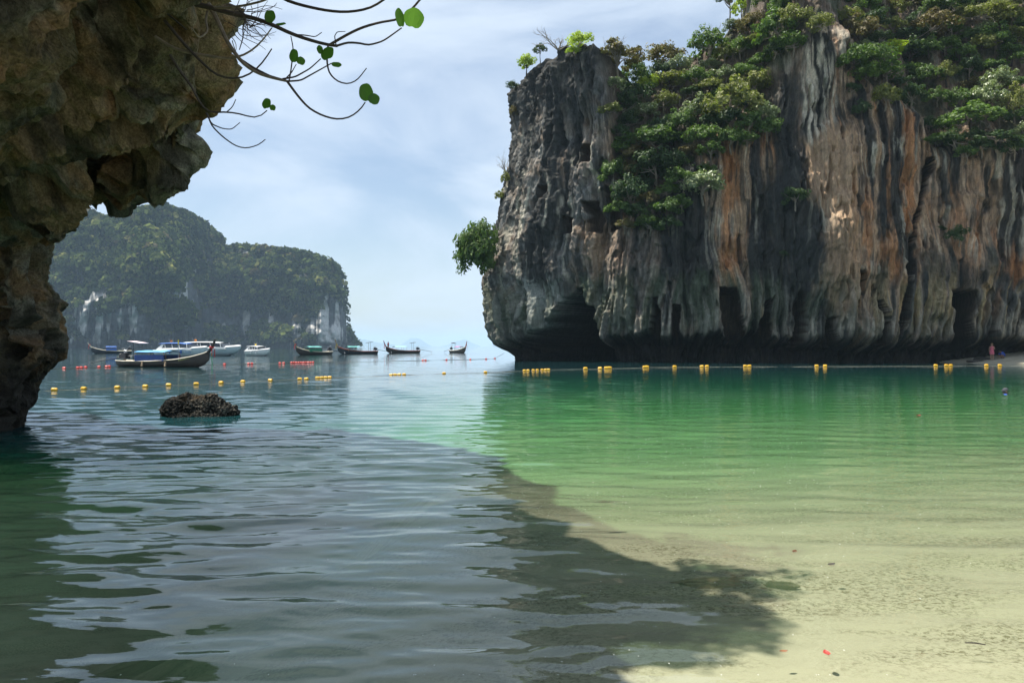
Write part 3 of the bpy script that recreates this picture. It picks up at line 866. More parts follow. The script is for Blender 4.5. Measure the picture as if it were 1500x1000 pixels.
# ------------------------------------------------------------------ faint islands on the horizon
def far_hill(pts, Y, seed):
    c = np.array(pts, float)
    xs = np.linspace(c[0, 0], c[-1, 0], 90)
    h = (HOR-np.interp(xs, c[:, 0], c[:, 1]))/F*Y
    h = h*(1+0.06*fbm(xs*0.25, seed, 1, 3))
    rows = []
    for k, (dy, f) in enumerate([(-0.12, 0), (-0.08, 0.45), (-0.04, 0.8), (0, 1.0), (0.05, 0.7), (0.12, 0)]):
        rows.append(np.stack([(xs-750)/F*Y, Y*(1+dy*0.5)+h*0.4*perlin(xs*0.2, k, seed), np.maximum(h, 0)*f+(-2 if f == 0 else 0)], -1))
    G = np.stack(rows)
    me = mesh_from("far_hill", G.reshape(-1, 3), grid_faces(*G.shape[:2]))
    set_color(me, 'stone', np.ones((G.shape[0]*G.shape[1], 3))*np.array((0.06, 0.08, 0.05)))
    return structure(link("far_hill", me, M_FAR))
M_FAR = rock_mat("far_hill_cover", 0.01, 8.0, 1.0, 0.3)
far_hill([(505, 507), (515, 500), (525, 496), (540, 498), (552, 501), (572, 504), (590, 507)], 10500, 1.0)
far_hill([(584, 507), (592, 503), (598, 497), (603, 495), (612, 495), (620, 499), (630, 507)], 12400, 2.0)
far_hill([(650, 507), (660, 503), (672, 498), (682, 497), (694, 503), (705, 507)], 12800, 3.0)
far_hill([(720, 507.5), (724, 504), (740, 504), (760, 505), (790, 507)], 11500, 4.0)

# ------------------------------------------------------------------ haze
def build_haze():
    mb = MB(); mb.box((0, 7240, 80), (36000, 14560, 180))
    o = mb.build("haze", None)
    m, nt, out = new_mat("haze_air")
    v = nt.nodes.new('ShaderNodeVolumePrincipled')
    v.inputs['Color'].default_value = (0.60, 0.80, 1.0, 1)
    v.inputs['Density'].default_value = 0.00013
    v.inputs['Anisotropy'].default_value = 0.0
    nt.links.new(v.outputs['Volume'], out.inputs['Volume'])
    o.data.materials.append(m)
    o['kind'] = 'stuff'
    tag(o, "thin pale sea haze in the air over the whole bay", "haze")
build_haze()
# ------------------------------------------------------------------ trees and bushes on the cliff
LEAF = {
 'green': leaf_mat("leaf_green", [(0.055, 0.094, 0.025), (0.091, 0.154, 0.036), (0.155, 0.231, 0.050)]),
 'dark': leaf_mat("leaf_dark", [(0.029, 0.059, 0.022), (0.055, 0.095, 0.034), (0.087, 0.137, 0.045)], 0.28),
 'olive': leaf_mat("leaf_olive", [(0.109, 0.128, 0.036), (0.191, 0.205, 0.059), (0.291, 0.290, 0.091)]),
 'yellow': leaf_mat("leaf_yellow_green", [(0.200, 0.273, 0.035), (0.364, 0.444, 0.056), (0.546, 0.581, 0.084)], 0.45),
 'brown': leaf_mat("leaf_brown", [(0.109, 0.085, 0.034), (0.173, 0.133, 0.050), (0.155, 0.162, 0.050)], 0.25),
 'silver': leaf_mat("leaf_silver", [(0.109, 0.145, 0.063), (0.200, 0.248, 0.112), (0.346, 0.393, 0.210)], 0.2, 0.4, 0.5),
}
M_BARK = simple_mat("bark_pale", (0.27, 0.23, 0.18), 0.9, 0.3, 5)
M_BARK_D = simple_mat("bark_dark", (0.075, 0.060, 0.045), 0.9, 0.3, 5)

def crown_mesh(seed, clumps=30, per=58, leaf=0.058, flat=0.75, lacy=0.0):
    r = np.random.default_rng(seed)
    c = r.normal(size=(clumps, 3)); c /= np.linalg.norm(c, axis=1)[:, None]
    c[:, 2] = np.where(c[:, 2] < -0.35, -c[:, 2]*0.6, c[:, 2])
    c *= r.uniform(0.42, 0.92, (clumps, 1)); c[:, 2] *= flat
    cr = r.uniform(0.17, 0.34, clumps)*(1-0.35*lacy)
    o = r.normal(size=(clumps, per, 3)); o /= np.linalg.norm(o, axis=2, keepdims=True)
    o *= r.uniform(0.55, 1.0, (clumps, per, 1))
    o[..., 2] = o[..., 2]*0.62+0.12*np.abs(o[..., 2])
    pos = c[:, None]+o*cr[:, None, None]
    n = o*0.9+c[:, None]*0.5+r.normal(0, 0.5, o.shape)+np.array((0, 0, 0.5))
    n /= np.linalg.norm(n, axis=2, keepdims=True)
    ax = np.cross(n, r.normal(size=n.shape)); ax /= np.linalg.norm(ax, axis=2, keepdims=True); ay = np.cross(n, ax)
    s = leaf*r.uniform(0.6, 1.35, (clumps, per, 1))
    q = np.stack([pos-ax*s*1.25, pos-ay*s*0.62+n*s*0.15, pos+ax*s*1.25, pos+ay*s*0.62+n*s*0.15], 2).reshape(-1, 3)
    me = mesh_from("crown", q, np.arange(len(q)).reshape(-1, 4))
    me.materials.append(LEAF['green'])
    return me, c

def trunk_mesh(seed, clumps, r0=0.055):
    rr = random.Random(seed); mb = MB()
    top = Vector((rr.uniform(-.05, .05), rr.uniform(-.05, .05), 0.92))
    mid = Vector((rr.uniform(-.12, .12), rr.uniform(-.12, .12), 0.5))
    mb.tube([(0, 0, -0.12), mid*0.5, mid, top], [r0*1.25, r0, r0*0.8, r0*0.5], 6)
    for k in range(8):
        c = Vector(clumps[k])*0.9+Vector((0, 0, 1.0))
        st = mid.lerp(top, rr.random())
        md = st.lerp(c, 0.5)+Vector((rr.uniform(-.08, .08), rr.uniform(-.08, .08), rr.uniform(-.12, .02)))
        mb.tube([st, md, c], [r0*0.5, r0*0.32, r0*0.12], 5)
    me = bpy.data.meshes.new("trunk"); me.from_pydata(mb.v, [], mb.f); me.update()
    me.materials.append(M_BARK)
    return me

def bare_mesh(seed, n0=6, r0=0.035, depthn=3, droop=0.0):
    rr = random.Random(seed); mb = MB()
    def grow(p, d, ln, r, lev):
        pts = [p]; q = Vector(p); dd = Vector(d)
        for i in range(3):
            dd = (dd+Vector((rr.uniform(-.35, .35), rr.uniform(-.35, .35), rr.uniform(-.2, .25)-droop))).normalized()
            q = q+dd*ln/3; pts.append(q.copy())
        mb.tube(pts, [r, r*0.85, r*0.65, r*0.4], 4, cap=False)
        if lev > 0:
            for k in range(rr.choice((2, 3, 3))):
                a = rr.choice(pts[1:])
                nd2 = (dd+Vector((rr.uniform(-1, 1), rr.uniform(-1, 1), rr.uniform(-.3, .7)))).normalized()
                grow(a, nd2, ln*rr.uniform(.5, .8), r*0.5, lev-1)
    for k in range(n0):
        a = rr.uniform(0, 6.28)
        grow(Vector((0, 0, 0)), Vector((math.cos(a)*.7, math.sin(a)*.7, rr.uniform(.4, 1.2))).normalized(), rr.uniform(.5, .8), r0, depthn)
    me = bpy.data.meshes.new("bare_branches"); me.from_pydata(mb.v, [], mb.f); me.update()
    me.materials.append(M_BARK)
    return me

CROWNS = []
for sd_, kw in [(1, {}), (2, dict(clumps=38, per=52)), (3, dict(clumps=24, per=70, flat=0.62)), (4, dict(clumps=44, per=46, lacy=0.8)), (5, dict(clumps=30, per=60, leaf=0.05)), (6, dict(clumps=34, per=60, flat=0.9))]:
    me_, cl_ = crown_mesh(sd_, **kw)
    CROWNS.append((me_, trunk_mesh(sd_, cl_)))
BARE = [bare_mesh(k, 6 if k < 2 else 4) for k in range(3)]

def cast(px, py):
    d = Vector(((px-750)/F, 1.0, (HOR-py)/F)).normalized()
    h = CLIFF_BVH.ray_cast(Vector((0, 0, CAM_H)), d)
    return h[0]

trng = random.Random(77)
def tree(px, py, w, h, kind, label, group=None, name=None, variant=None, base=None, twigs=False, stand=0.42):
    """crown centred on photo pixel (px,py), w x h pixels, rooted on the rock below it"""
    b = None; q = py+h*stand
    if base is not None:
        q = base[1]
    for k in range(60):
        b = cast(base[0] if base is not None else px, q)
        if b is not None and b.y < 130: break
        q += 3
    if b is None: return None
    Y = b.y-0.2
    rx = w/2/F*Y; rz = h/2/F*Y
    cen = Vector(P(px, py, Y-0.45*rx))
    nm = name or ('bare_shrub' if kind == 'bare' else ('cliff_tree' if w > 42 else 'cliff_bush'))
    root = empty(nm, b); 
    off = cen-b
    if kind == 'bare':
        o = link('bare_branches', BARE[variant if variant is not None else trng.randrange(3)], None, root)
        o.scale = (rx*1.1, rx*1.1, rz*1.7); o.rotation_euler = (0, 0, trng.uniform(0, 6.28))
    else:
        me_, tr_ = CROWNS[variant if variant is not None else trng.randrange(len(CROWNS))]
        o = link('crown', me_, None, root)
        o.material_slots[0].link = 'OBJECT'; o.material_slots[0].material = LEAF[kind]
        o.location = off; o.scale = (rx, rx*0.9, rz*1.12); o.rotation_euler = (trng.uniform(-.15, .15), trng.uniform(-.15, .15), trng.uniform(0, 6.28))
        t = link('trunk', tr_, None, root)
        ln = max(off.length, 0.6)
        t.rotation_mode = 'QUATERNION'
        t.rotation_quaternion = off.to_track_quat('Z', 'Y') @ Quaternion((0, 0, 1), trng.uniform(0, 6.28))
        t.scale = (rx*0.95, rx*0.95, ln)
        if trng.random() < 0.35:
            t.material_slots[0].link = 'OBJECT'; t.material_slots[0].material = M_BARK_D
        if twigs:
            g = link('bare_branches', BARE[trng.randrange(3)], None, root)
            g.location = off*0.5; g.scale = (rx*1.1, rx*1.1, rz*1.2)
    tag(root, label, 'shrub' if (kind == 'bare' or w <= 42) else 'tree', group)
    return root

named = [
 (818, 52, 60, 36, 'bare', "leafless twiggy shrub on the very top of the grey pillar"),
 (850, 60, 44, 34, 'yellow', "yellow-green leafy shrub on the grey pillar's top beside the leafless twigs"),
 (840, 74, 26, 12, 'yellow', "low yellow tuft just below the shrubs on the grey pillar's top"),
 (792, 72, 24, 22, 'dark', "small dark shrub at the edge of the grey pillar's top"),
 (771, 92, 36, 34, 'yellow', "pale yellow-green shrub leaning off the upper corner of the grey pillar"),
 (750, 126, 22, 26, 'dark', "dark bush on the seaward edge of the grey pillar below its top corner"),
 (752, 164, 17, 32, 'brown', "narrow brown bush halfway down the seaward edge of the grey pillar"),
 (742, 218, 26, 30, 'bare', "leafless twigs sticking out from the seaward edge of the grey pillar"),
 (740, 262, 20, 30, 'olive', "small olive bush on the seaward edge above the hanging tree"),
 (733, 288, 20, 24, 'olive', "small olive bush on the rock step right above the hanging tree"),
 (727, 335, 30, 26, 'bare', "dry twigs on the pillar's edge behind the hanging tree"),
 (697, 372, 64, 100, 'green', "large rounded dark green tree hanging out over the sea from the pillar"),
 (905, 82, 76, 66, 'brown', "dark brown-leaved tree on the rim just behind the grey pillar"),
 (972, 82, 66, 56, 'brown', "airy brown-olive tree on the skyline between pillar and peak"),
 (1040, 68, 64, 62, 'green', "tall bright green tree on the skyline left of the dark peak"),
 (1046, 18, 34, 50, 'bare', "bare dead treetop poking up beside the dark peak"),
 (1088, 12, 34, 40, 'yellow', "yellow-green shrub on the flank of the dark peak"),
 (1085, 68, 44, 44, 'green', "green tree growing against the dark peak's foot"),
 (1139, 44, 80, 74, 'green', "dense rounded green tree standing high on the dark peak"),
 (1203, 34, 42, 40, 'olive', "dull grey-green bush near the top of the dark streaked rock"),
 (948, 122, 46, 34, 'yellow', "bright yellow-green tree on the wooded slope behind the pillar"),
 (985, 122, 76, 54, 'olive', "broad olive tree in the middle of the wooded slope behind the pillar"),
 (932, 110, 50, 60, 'green', "green tree tucked behind the right shoulder of the pillar"),
 (995, 148, 50, 36, 'bare', "pinkish-grey leafless bush in the middle of the wooded slope"),
 (945, 163, 52, 40, 'silver', "silvery grey-green bush on the slope beside the pillar"),
 (1076, 152, 92, 92, 'olive', "large olive tree bulging over the orange wall"),
 (1098, 180, 44, 44, 'green', "green tree clinging under the large olive tree"),
 (952, 205, 110, 52, 'green', "wide flat-topped green tree on the lip beside the pillar"),
 (995, 182, 60, 50, 'green', "upright green tree behind the wide flat-topped one"),
 (1010, 165, 44, 40, 'silver', "silvery bush above the upright green tree on the slope"),
 (960, 245, 84, 60, 'dark', "dark green tree in the shaded gully under the flat-topped tree"),
 (925, 285, 64, 70, 'dark', "very dark hanging tree deep in the gully beside the pillar"),
 (990, 235, 50, 50, 'dark', "dark bush at the right end of the shaded gully"),
 (1030, 272, 68, 62, 'silver', "pale green bush with whitish twigs alone on the wall below the slope"),
 (1165, 288, 48, 46, 'dark', "dark green bush alone in the black stain on the wall"),
 (1147, 372, 18, 18, 'dark', "tiny dark bush low on the black stained wall"),
 (1405, 345, 40, 44, 'dark', "dark weedy bush on the orange wall above the right-hand overhang"),
 (1378, 335, 20, 14, 'dark', "small dark tuft left of the weedy bush on the orange wall"),
 (1283, 88, 78, 66, 'green', "round green tree on the lip right of the pale streaked rock"),
 (1308, 70, 46, 24, 'yellow', "flat yellow-green crown crowning the round tree by the streaks"),
 (1300, 105, 60, 40, 'green', "green tree hanging just below the round tree by the streaks"),
 (1262, 160, 34, 36, 'dark', "dark tuft on the wall right of the pale streaks"),
 (1250, 130, 30, 34, 'dark', "dark bush between pale streaks and round tree"),
 (1365, 38, 80, 60, 'brown', "brownish tree with pale dead limbs high on the wooded wall"),
 (1360, 110, 52, 44, 'green', "green bush at the edge of the wooded wall above bare orange stone"),
 (1425, 172, 96, 54, 'green', "wide layered green tree overhanging the right-hand wall"),
 (1462, 120, 60, 50, 'silver', "silvery green tree above the wide layered tree"),
 (1488, 150, 44, 70, 'olive', "olive shrub with dry branches right of the wide layered tree"),
 (1445, 18, 80, 50, 'olive', "pale green tree on a long whitish trunk high on the wooded wall"),
 (1398, 205, 60, 34, 'dark', "dark undergrowth bush under the wide layered tree"),
 (1460, 205, 70, 36, 'dark', "dark undergrowth bush right under the olive shrub"),
]
for n_, T in enumerate(named):
    px_, py_, w_, h_, kd, lb = T
    if px_ == 697:
        root = tree(px_, py_, w_*1.15, h_*1.12, kd, lb, variant=1, base=(737, 345))
        c2 = root.children[0].copy(); C.objects.link(c2); c2.parent = root; c2.rotation_euler.z += 2.0; c2.location = c2.location+Vector((.1, .3, -1.1)); c2.scale = c2.scale*.85
        c2 = c2.copy(); C.objects.link(c2); c2.parent = root; c2.rotation_euler.z += 2.0; c2.location = c2.location+Vector((.3, -.3, 2.1))
    else:
        tree(px_, py_, w_, h_, kd, lb, twigs=(px_ in (1030, 1365, 905)))

# many look-alikes filling the wooded slopes
def in_poly(x, y, poly):
    c = False; j = len(poly)-1
    for i in range(len(poly)):
        xi, yi = poly[i]; xj, yj = poly[j]
        if (yi > y) != (yj > y) and x < (xj-xi)*(y-yi)/(yj-yi)+xi: c = not c
        j = i
    return c
ZONES = [
 ([(893, 95), (1000, 95), (1060, 70), (1110, 95), (1125, 190), (1045, 225), (1000, 330), (905, 330), (890, 200)], 22,
  "wooded slope"),
 ([(1068, -14), (1172, -14), (1172, 30), (1165, 62), (1100, 110), (1068, 60)], 24, "dark peak"),
 ([(1250, -14), (1510, -14), (1510, 225), (1380, 225), (1345, 140), (1262, 150), (1245, 60)], 23, "high wall"),
]
SHORT = {905: "the dark brown rim tree", 972: "the airy skyline tree", 1040: "the tall skyline tree", 1139: "the dense rounded tree", 1203: "the dull grey-green bush",
 948: "the bright yellow-green tree", 985: "the broad olive tree", 995: "the leafless pinkish bush", 945: "the silvery bush", 1076: "the large olive tree", 952: "the wide flat-topped tree",
 925: "the dark gully tree", 960: "the shaded gully tree", 1283: "the round tree by the streaks", 1365: "the brownish dead-limbed tree", 1425: "the wide layered tree", 1462: "the silvery tree", 1488: "the dry olive shrub",
 1445: "the long-trunked pale tree", 1360: "the green edge bush", 1088: "the yellow peak shrub"}
KINDS = {'green': "mid green", 'dark': "dark green", 'olive': "olive", 'brown': "brownish", 'silver': "greyish green", 'yellow': "yellow-green"}
anch = [(t[0], t[1], SHORT[t[0]]) for t in named if t[0] in SHORT]
placed = [(t[0], t[1]) for t in named]; used = set()
for poly, sp_, place in ZONES:
    xs_ = [p[0] for p in poly]; ys_ = [p[1] for p in poly]
    for k in range(2600):
        x_ = trng.uniform(min(xs_), max(xs_)); y_ = trng.uniform(min(ys_), max(ys_))
        if not in_poly(x_, y_, poly): continue
        if any((x_-a)**2+(y_-b)**2 < sp_**2 for a, b in placed): continue
        placed.append((x_, y_))
        low = y_ > 170
        kd = trng.choices(['green', 'dark', 'olive', 'brown', 'silver', 'yellow'], [5, 6 if low else 3, 1 if low else 3, 1.2, 1.2, 0.1 if low else 0.4])[0]
        w_ = trng.uniform(36, 66)
        ax_, ay_, an_ = min(anch, key=lambda q: (q[0]-x_)**2+(q[1]-y_)**2)
        rel = "above" if y_-ay_ < -abs(x_-ax_) else ("below" if y_-ay_ > abs(x_-ax_) else "beside")
        size = "small " if w_ < 44 else ("large " if w_ > 58 else "")
        h_ = w_*trng.uniform(.7, .95); vr = None
        for adj, asp, v_ in (("", None, None), ("flat-crowned ", .52, 2), ("tall-crowned ", 1.15, 5), ("loose ", .8, 3)):
            lb = f"{size}{adj}{KINDS[kd]} {'tree' if w_ > 42 else 'bush'} {rel} {an_} on the {place}"
            if lb not in used: break
        used.add(lb)
        if asp: h_ = w_*asp; vr = v_
        tree(x_, y_, w_, h_, kd, lb, f"trees on the {place}", variant=vr)
# ------------------------------------------------------------------ boats
M_HULL_D = simple_mat("hull_dark_wood", (0.030, 0.022, 0.017), 0.5, 0.35, 3)
M_HULL_B = simple_mat("hull_black_blue", (0.018, 0.026, 0.036), 0.45, 0.3, 3)
M_WOOD = simple_mat("worn_wood", (0.42, 0.29, 0.17), 0.7, 0.3, 4)
M_WOODR = simple_mat("red_wood", (0.30, 0.075, 0.045), 0.6, 0.3, 4)
M_CREAM = simple_mat("cream_paint", (0.66, 0.58, 0.44), 0.55, 0.15, 4)
M_LBLUE = simple_mat("light_blue_tarp", (0.13, 0.42, 0.72), 0.6, 0.12, 3)
M_NAVY = simple_mat("navy_tarp", (0.018, 0.060, 0.22), 0.65, 0.2, 3)
M_TEAL = simple_mat("teal_tarp", (0.16, 0.52, 0.47), 0.6, 0.12, 3)
M_PALET = simple_mat("pale_teal_tarp", (0.42, 0.70, 0.72), 0.6, 0.1, 3)
M_PINKT = simple_mat("magenta_tarp", (0.62, 0.16, 0.42), 0.6, 0.12, 3)
M_PINKW = simple_mat("pinkish_white_board", (0.75, 0.60, 0.62), 0.6, 0.1, 3)
M_GREEN = simple_mat("green_cloth", (0.03, 0.25, 0.14), 0.7, 0.2, 3)
M_BLACK = simple_mat("black_metal", (0.018, 0.018, 0.020), 0.5, 0.3, 8)
M_STEEL = simple_mat("dull_steel", (0.45, 0.45, 0.46), 0.4, 0.2, 8, 0.8)
M_WHITE = simple_mat("white_gelcoat", (0.80, 0.80, 0.78), 0.3, 0.05, 3)
M_PALEB = simple_mat("pale_grey_hull", (0.52, 0.60, 0.62), 0.35, 0.06, 3)
M_GLASS = simple_mat("tinted_glass", (0.025, 0.032, 0.040), 0.08, 0.1, 3)
M_RED = simple_mat("red_cloth", (0.62, 0.05, 0.05), 0.7, 0.2, 5)
M_ORANGE = simple_mat("orange_cloth", (0.75, 0.24, 0.04), 0.7, 0.2, 5)
M_YEL = simple_mat("yellow_cloth", (0.75, 0.52, 0.06), 0.7, 0.2, 5)
M_RBLUE = simple_mat("royal_blue", (0.045, 0.15, 0.50), 0.5, 0.12, 5)
M_ROPEG = simple_mat("green_rope", (0.03, 0.42, 0.14), 0.7, 0.2, 8)
M_LETTER = simple_mat("blue_lettering", (0.03, 0.09, 0.22), 0.5, 0.05, 5)
M_GILT = simple_mat("gilt_lettering", (0.32, 0.30, 0.10), 0.5, 0.3, 5)

def hull_mesh(L, stations, cols=9, thick=0.05):
    """stations: (x fraction 0 stern..1 bow, half beam, sheer height, keel height)"""
    st = np.array(stations, float)
    xs = np.linspace(0, 1, 22)
    b = np.interp(xs, st[:, 0], st[:, 1]); zs = np.interp(xs, st[:, 0], st[:, 2]); zk = np.interp(xs, st[:, 0], st[:, 3])
    u = np.linspace(-1, 1, cols)
    V = []; n = len(xs)
    for i in range(n):
        for q in u:
            a = abs(q)
            V.append(((xs[i]-0.5)*L+0.10*L*0*a, np.sign(q)*b[i]*(1-(1-a)**1.8), zk[i]+(zs[i]-zk[i])*a**1.7))
    Fs = [(i*cols+k, i*cols+k+1, (i+1)*cols+k+1, (i+1)*cols+k) for i in range(n-1) for k in range(cols-1)]
    # inner floor
    o = len(V)
    for i in range(n):
        V.append(((xs[i]-0.5)*L, -b[i]*0.86, zs[i]-0.28)); V.append(((xs[i]-0.5)*L, b[i]*0.86, zs[i]-0.28))
    for i in range(n-1): Fs.append((o+2*i, o+2*i+2, o+2*i+3, o+2*i+1))
    for i in range(n-1):
        Fs.append((i*cols, (i+1)*cols, o+2*i+2, o+2*i)); Fs.append((i*cols+cols-1, o+2*i+1, o+2*i+3, (i+1)*cols+cols-1))
    Fs.append(tuple(range(cols)))
    mb = MB(); mb.add(V, Fs)
    return mb, xs, b, zs

def place_boat(root, px, py, wpx, L, bow):
    """waterline on photo row py, spanning wpx pixels; bow +1 right, -1 left"""
    Yb = CAM_H*F/(py-HOR)
    W = wpx/F*Yb
    yaw = math.acos(min(1.0, W/L))
    x = (px-750)/F*Yb
    root.location = (x, Yb, 0)
    root.rotation_euler = (0, 0, -yaw if bow > 0 else math.pi+yaw)
    return Yb

def longtail(px, py, wpx, L, bow, label, hull, canopy, side=None, rail=M_WOOD, awning=M_BLACK, prow=M_WOOD, flag=M_RED, can=(-0.18, 0.16), prow_h=1.25, mast=None):
    root = empty('longtail_boat')
    Yb = place_boat(root, px, py, wpx, L, bow)
    mb, xs, b, zs = hull_mesh(L, [(0, .55, .62, -.05), (.12, .78, .56, -.22), (.45, .95, .58, -.28), (.7, .80, .76, -.24), (.86, .45, 1.08, -.12), (.95, .18, 1.38, .25), (1.0, .05, 1.62, .75)])
    h = mb.build('hull', hull, root)
    g = MB()
    for s_ in (-1, 1):
        g.tube([((xs[i]-.5)*L, s_*b[i]*1.0, zs[i]+.02) for i in range(len(xs))], 0.055 if Yb < 100 else 0.095, 5)
    g.build('gunwale', rail, root)
    p = MB(); bx = L*0.5
    p.tube([(bx-.25, 0, 1.35), (bx+.10, 0, 1.75), (bx+.42, 0, 1.70+prow_h*.55), (bx+.62, 0, 1.65+prow_h)], [.16, .14, .11, .09], 6)
    pp = p.build('prow_post', prow, root)
    f = MB(); f.tube([(bx+.22, 0, 1.95), (bx+.26, 0, 2.1)], .19, 7); f.build('garland', flag, pp)
    f = MB(); f.box((bx+.45, .12, 1.45), (.06, .04, .8)); f.box((bx+.38, -.12, 1.5), (.05, .04, .7)); f.build('ribbon', flag, pp)
    x0, x1 = can[0]*L, can[1]*L
    cz = 1.55
    c = MB(); nn = 8; V = []
    for i in range(nn+1):
        for q in (-1, -.6, 0, .6, 1):
            V.append((x0+(x1-x0)*i/nn, q*.92, cz+.16*(1-q*q)+.015*math.sin(i*1.3)-.03*abs(i-nn/2)/nn))
    c.add(V, [(i*5+k, i*5+k+1, (i+1)*5+k+1, (i+1)*5+k) for i in range(nn) for k in range(4)])
    n0 = len(c.v); c.add([(a, b_, z-.05) for a, b_, z in V], [(i*5+k, (i+1)*5+k, (i+1)*5+k+1, i*5+k+1) for i in range(nn) for k in range(4)])
    c.build('canopy', canopy, root)
    for i in range(3):
        for s_ in (-1, 1):
            q = MB(); xx = x0+.1+(x1-x0-.2)*i/2
            q.tube([(xx, s_*.86, .5), (xx, s_*.86, cz)], .03, 5); q.build('canopy_post', M_WOOD, root)
    if side is not None:
        for s_ in (-1, 1):
            q = MB(); q.box(((x0+x1)/2, s_*.90, .93), ((x1-x0)*.97, .04, .62)); q.build('side_sheet', side, root)
    for i in range(4):
        q = MB(); q.box((-.3*L+.16*L*i+.2, 0, .46), (.28, 1.4, .06)); q.build('bench', M_WOOD, root)
    # engine on its swivel with the long tail shaft
    e = empty('engine'); e.parent = root; e.location = (-L*.455, 0, 1.05)
    q = MB(); q.box((0, 0, 0), (.8, .5, .42), taper=.85); q.box((.1, 0, .28), (.5, .38, .2), taper=.8); q.lathe((-.38, 0, .1), [(.22, -.06), (.26, 0), (.22, .06)], 10, 'X')
    q.build('engine_block', M_BLACK, e)
    q = MB(); q.tube([(0, .1, .3), (.05, .14, .6), (-.2, .14, .66)], .06, 6); q.lathe((.22, -.1, .42), [(.12, -.06), (.14, 0), (.12, .08)], 8); q.build('air_filter', M_STEEL, e)
    q = MB(); q.tube([(-.3, 0, -.1), (-2.4, 0, -.42), (-4.0, 0, -.72)], [.06, .045, .035], 6); q.build('propeller_shaft', M_BLACK, e)
    q = MB(); q.lathe((-4.05, 0, -.73), [(.03, -.08), (.07, 0), (.03, .08)], 8, 'X')
    for a in (0, 2.09, 4.19): q.box((-4.05, .13*math.cos(a), -.73+.13*math.sin(a)), (.03, .12, .12))
    q.build('propeller', M_STEEL, e)
    q = MB(); q.tube([(.3, 0, .05), (1.2, 0, .12), (1.7, 0, .08)], .03, 5); q.build('tiller', M_STEEL, e)
    q = MB(); q.tube([(-L*.455, 0, .3), (-L*.455, 0, .9)], .07, 6); q.build('engine_mount', M_WOOD, root)
    if awning is not None:
        a = MB(); rt = Matrix.Rotation(.16, 3, 'Y'); a.box((-L*.30, 0, 2.55), (1.35, 1.0, .05), rt); a.build('stern_awning', awning, root)
        for s_ in (-1, 1):
            q = MB(); q.tube([(-L*.30, s_*.45, .5), (-L*.30, s_*.45, 2.53)], .03, 5); q.build('awning_post', M_BLACK, root)
    if mast is not None:
        q = MB(); q.tube([(x1, .6, .6), (x1, .6, 2.75)], .022, 5); mm = q.build('mast', M_STEEL, root)
        q = MB(); q.box((x1, .6, 2.55), (.09, .05, .5)); q.build('streamer', mast, mm)
    tag(root, label, 'boat', 'longtail boats moored in the bay')
    return root

b1 = longtail(240, 537.3, 158, 9.6, 1, "large dark longtail boat with bright blue canopy, moored beyond the yellow floats", M_HULL_D, M_LBLUE, M_NAVY, M_CREAM, M_PINKW, M_HULL_D, M_RED, (-.24, .10), 1.15, M_YEL)
b1.scale = (1, 1, .80)
# details only this boat shows
q = MB(); q.tube([(4.9, .1, 1.45), (5.0, .1, .6), (5.0, .1, -.1)], .03, 5); q.build('anchor_rope', M_ROPEG, b1)
for xx in (-1.3, 1.2):
    q = MB(); q.tube([(xx, -.98, .6), (xx+.02, -1.05, .1)], [.05, .09], 6); q.build('fender', M_WOOD, b1)
q = MB()
r_ = random.Random(4)
for k in range(9): q.box((2.35+.16*k, -.72+.045*k, .72+.045*k), (.11, .03, .16+.06*r_.random()), Matrix.Rotation(.3, 3, 'Y'))
q.build('painted_lettering', M_GILT, b1)
longtail(163, 517.6, 44, 8.6, -1, "small longtail boat with blue canopy and red bow cloth, far behind the large dark one", M_HULL_B, M_RBLUE, M_RBLUE, M_CREAM, None, M_CREAM, M_RED, (-.12, .14), .9)
longtail(460, 519.6, 38, 8.6, -1, "longtail boat with pale teal canopy and green cloth, beneath the wooded island's white wall", M_HULL_D, M_TEAL, M_GREEN, M_CREAM, None, M_WOOD, M_RED, (-.15, .22), 1.1)
longtail(524, 518.4, 50, 9.4, -1, "longtail boat with teal canopy and orange-red interior, at the island's point", M_HULL_B, M_TEAL, None, M_WOODR, M_BLACK, M_WOOD, M_YEL, (-.02, .28), 1.5)
b8 = longtail(590, 517.2, 44, 9.4, -1, "longtail boat with pale turquoise canopy and a person standing on its bow", M_HULL_D, M_PALET, None, M_WOODR, M_BLACK, M_WOODR, M_RED, (-.08, .26), 1.4)
longtail(671, 516.6, 25, 8.6, 1, "longtail boat with magenta canopy, pointing right, alone off the cliff's tip", M_HULL_D, M_PINKT, None, M_CREAM, M_BLACK, M_WOODR, M_RED, (-.05, .2), 1.3)

def text_mesh(txt, size):
    cu = bpy.data.curves.new("t", 'FONT'); cu.body = txt; cu.size = size; cu.extrude = .006; cu.align_x = 'CENTER'; cu.shear = .25
    o = bpy.data.objects.new("t", cu); C.objects.link(o)
    dg = bpy.context.evaluated_depsgraph_get(); dg.update()
    me = bpy.data.meshes.new_from_object(o.evaluated_get(dg))
    bpy.data.objects.remove(o); bpy.data.curves.remove(cu)
    return me

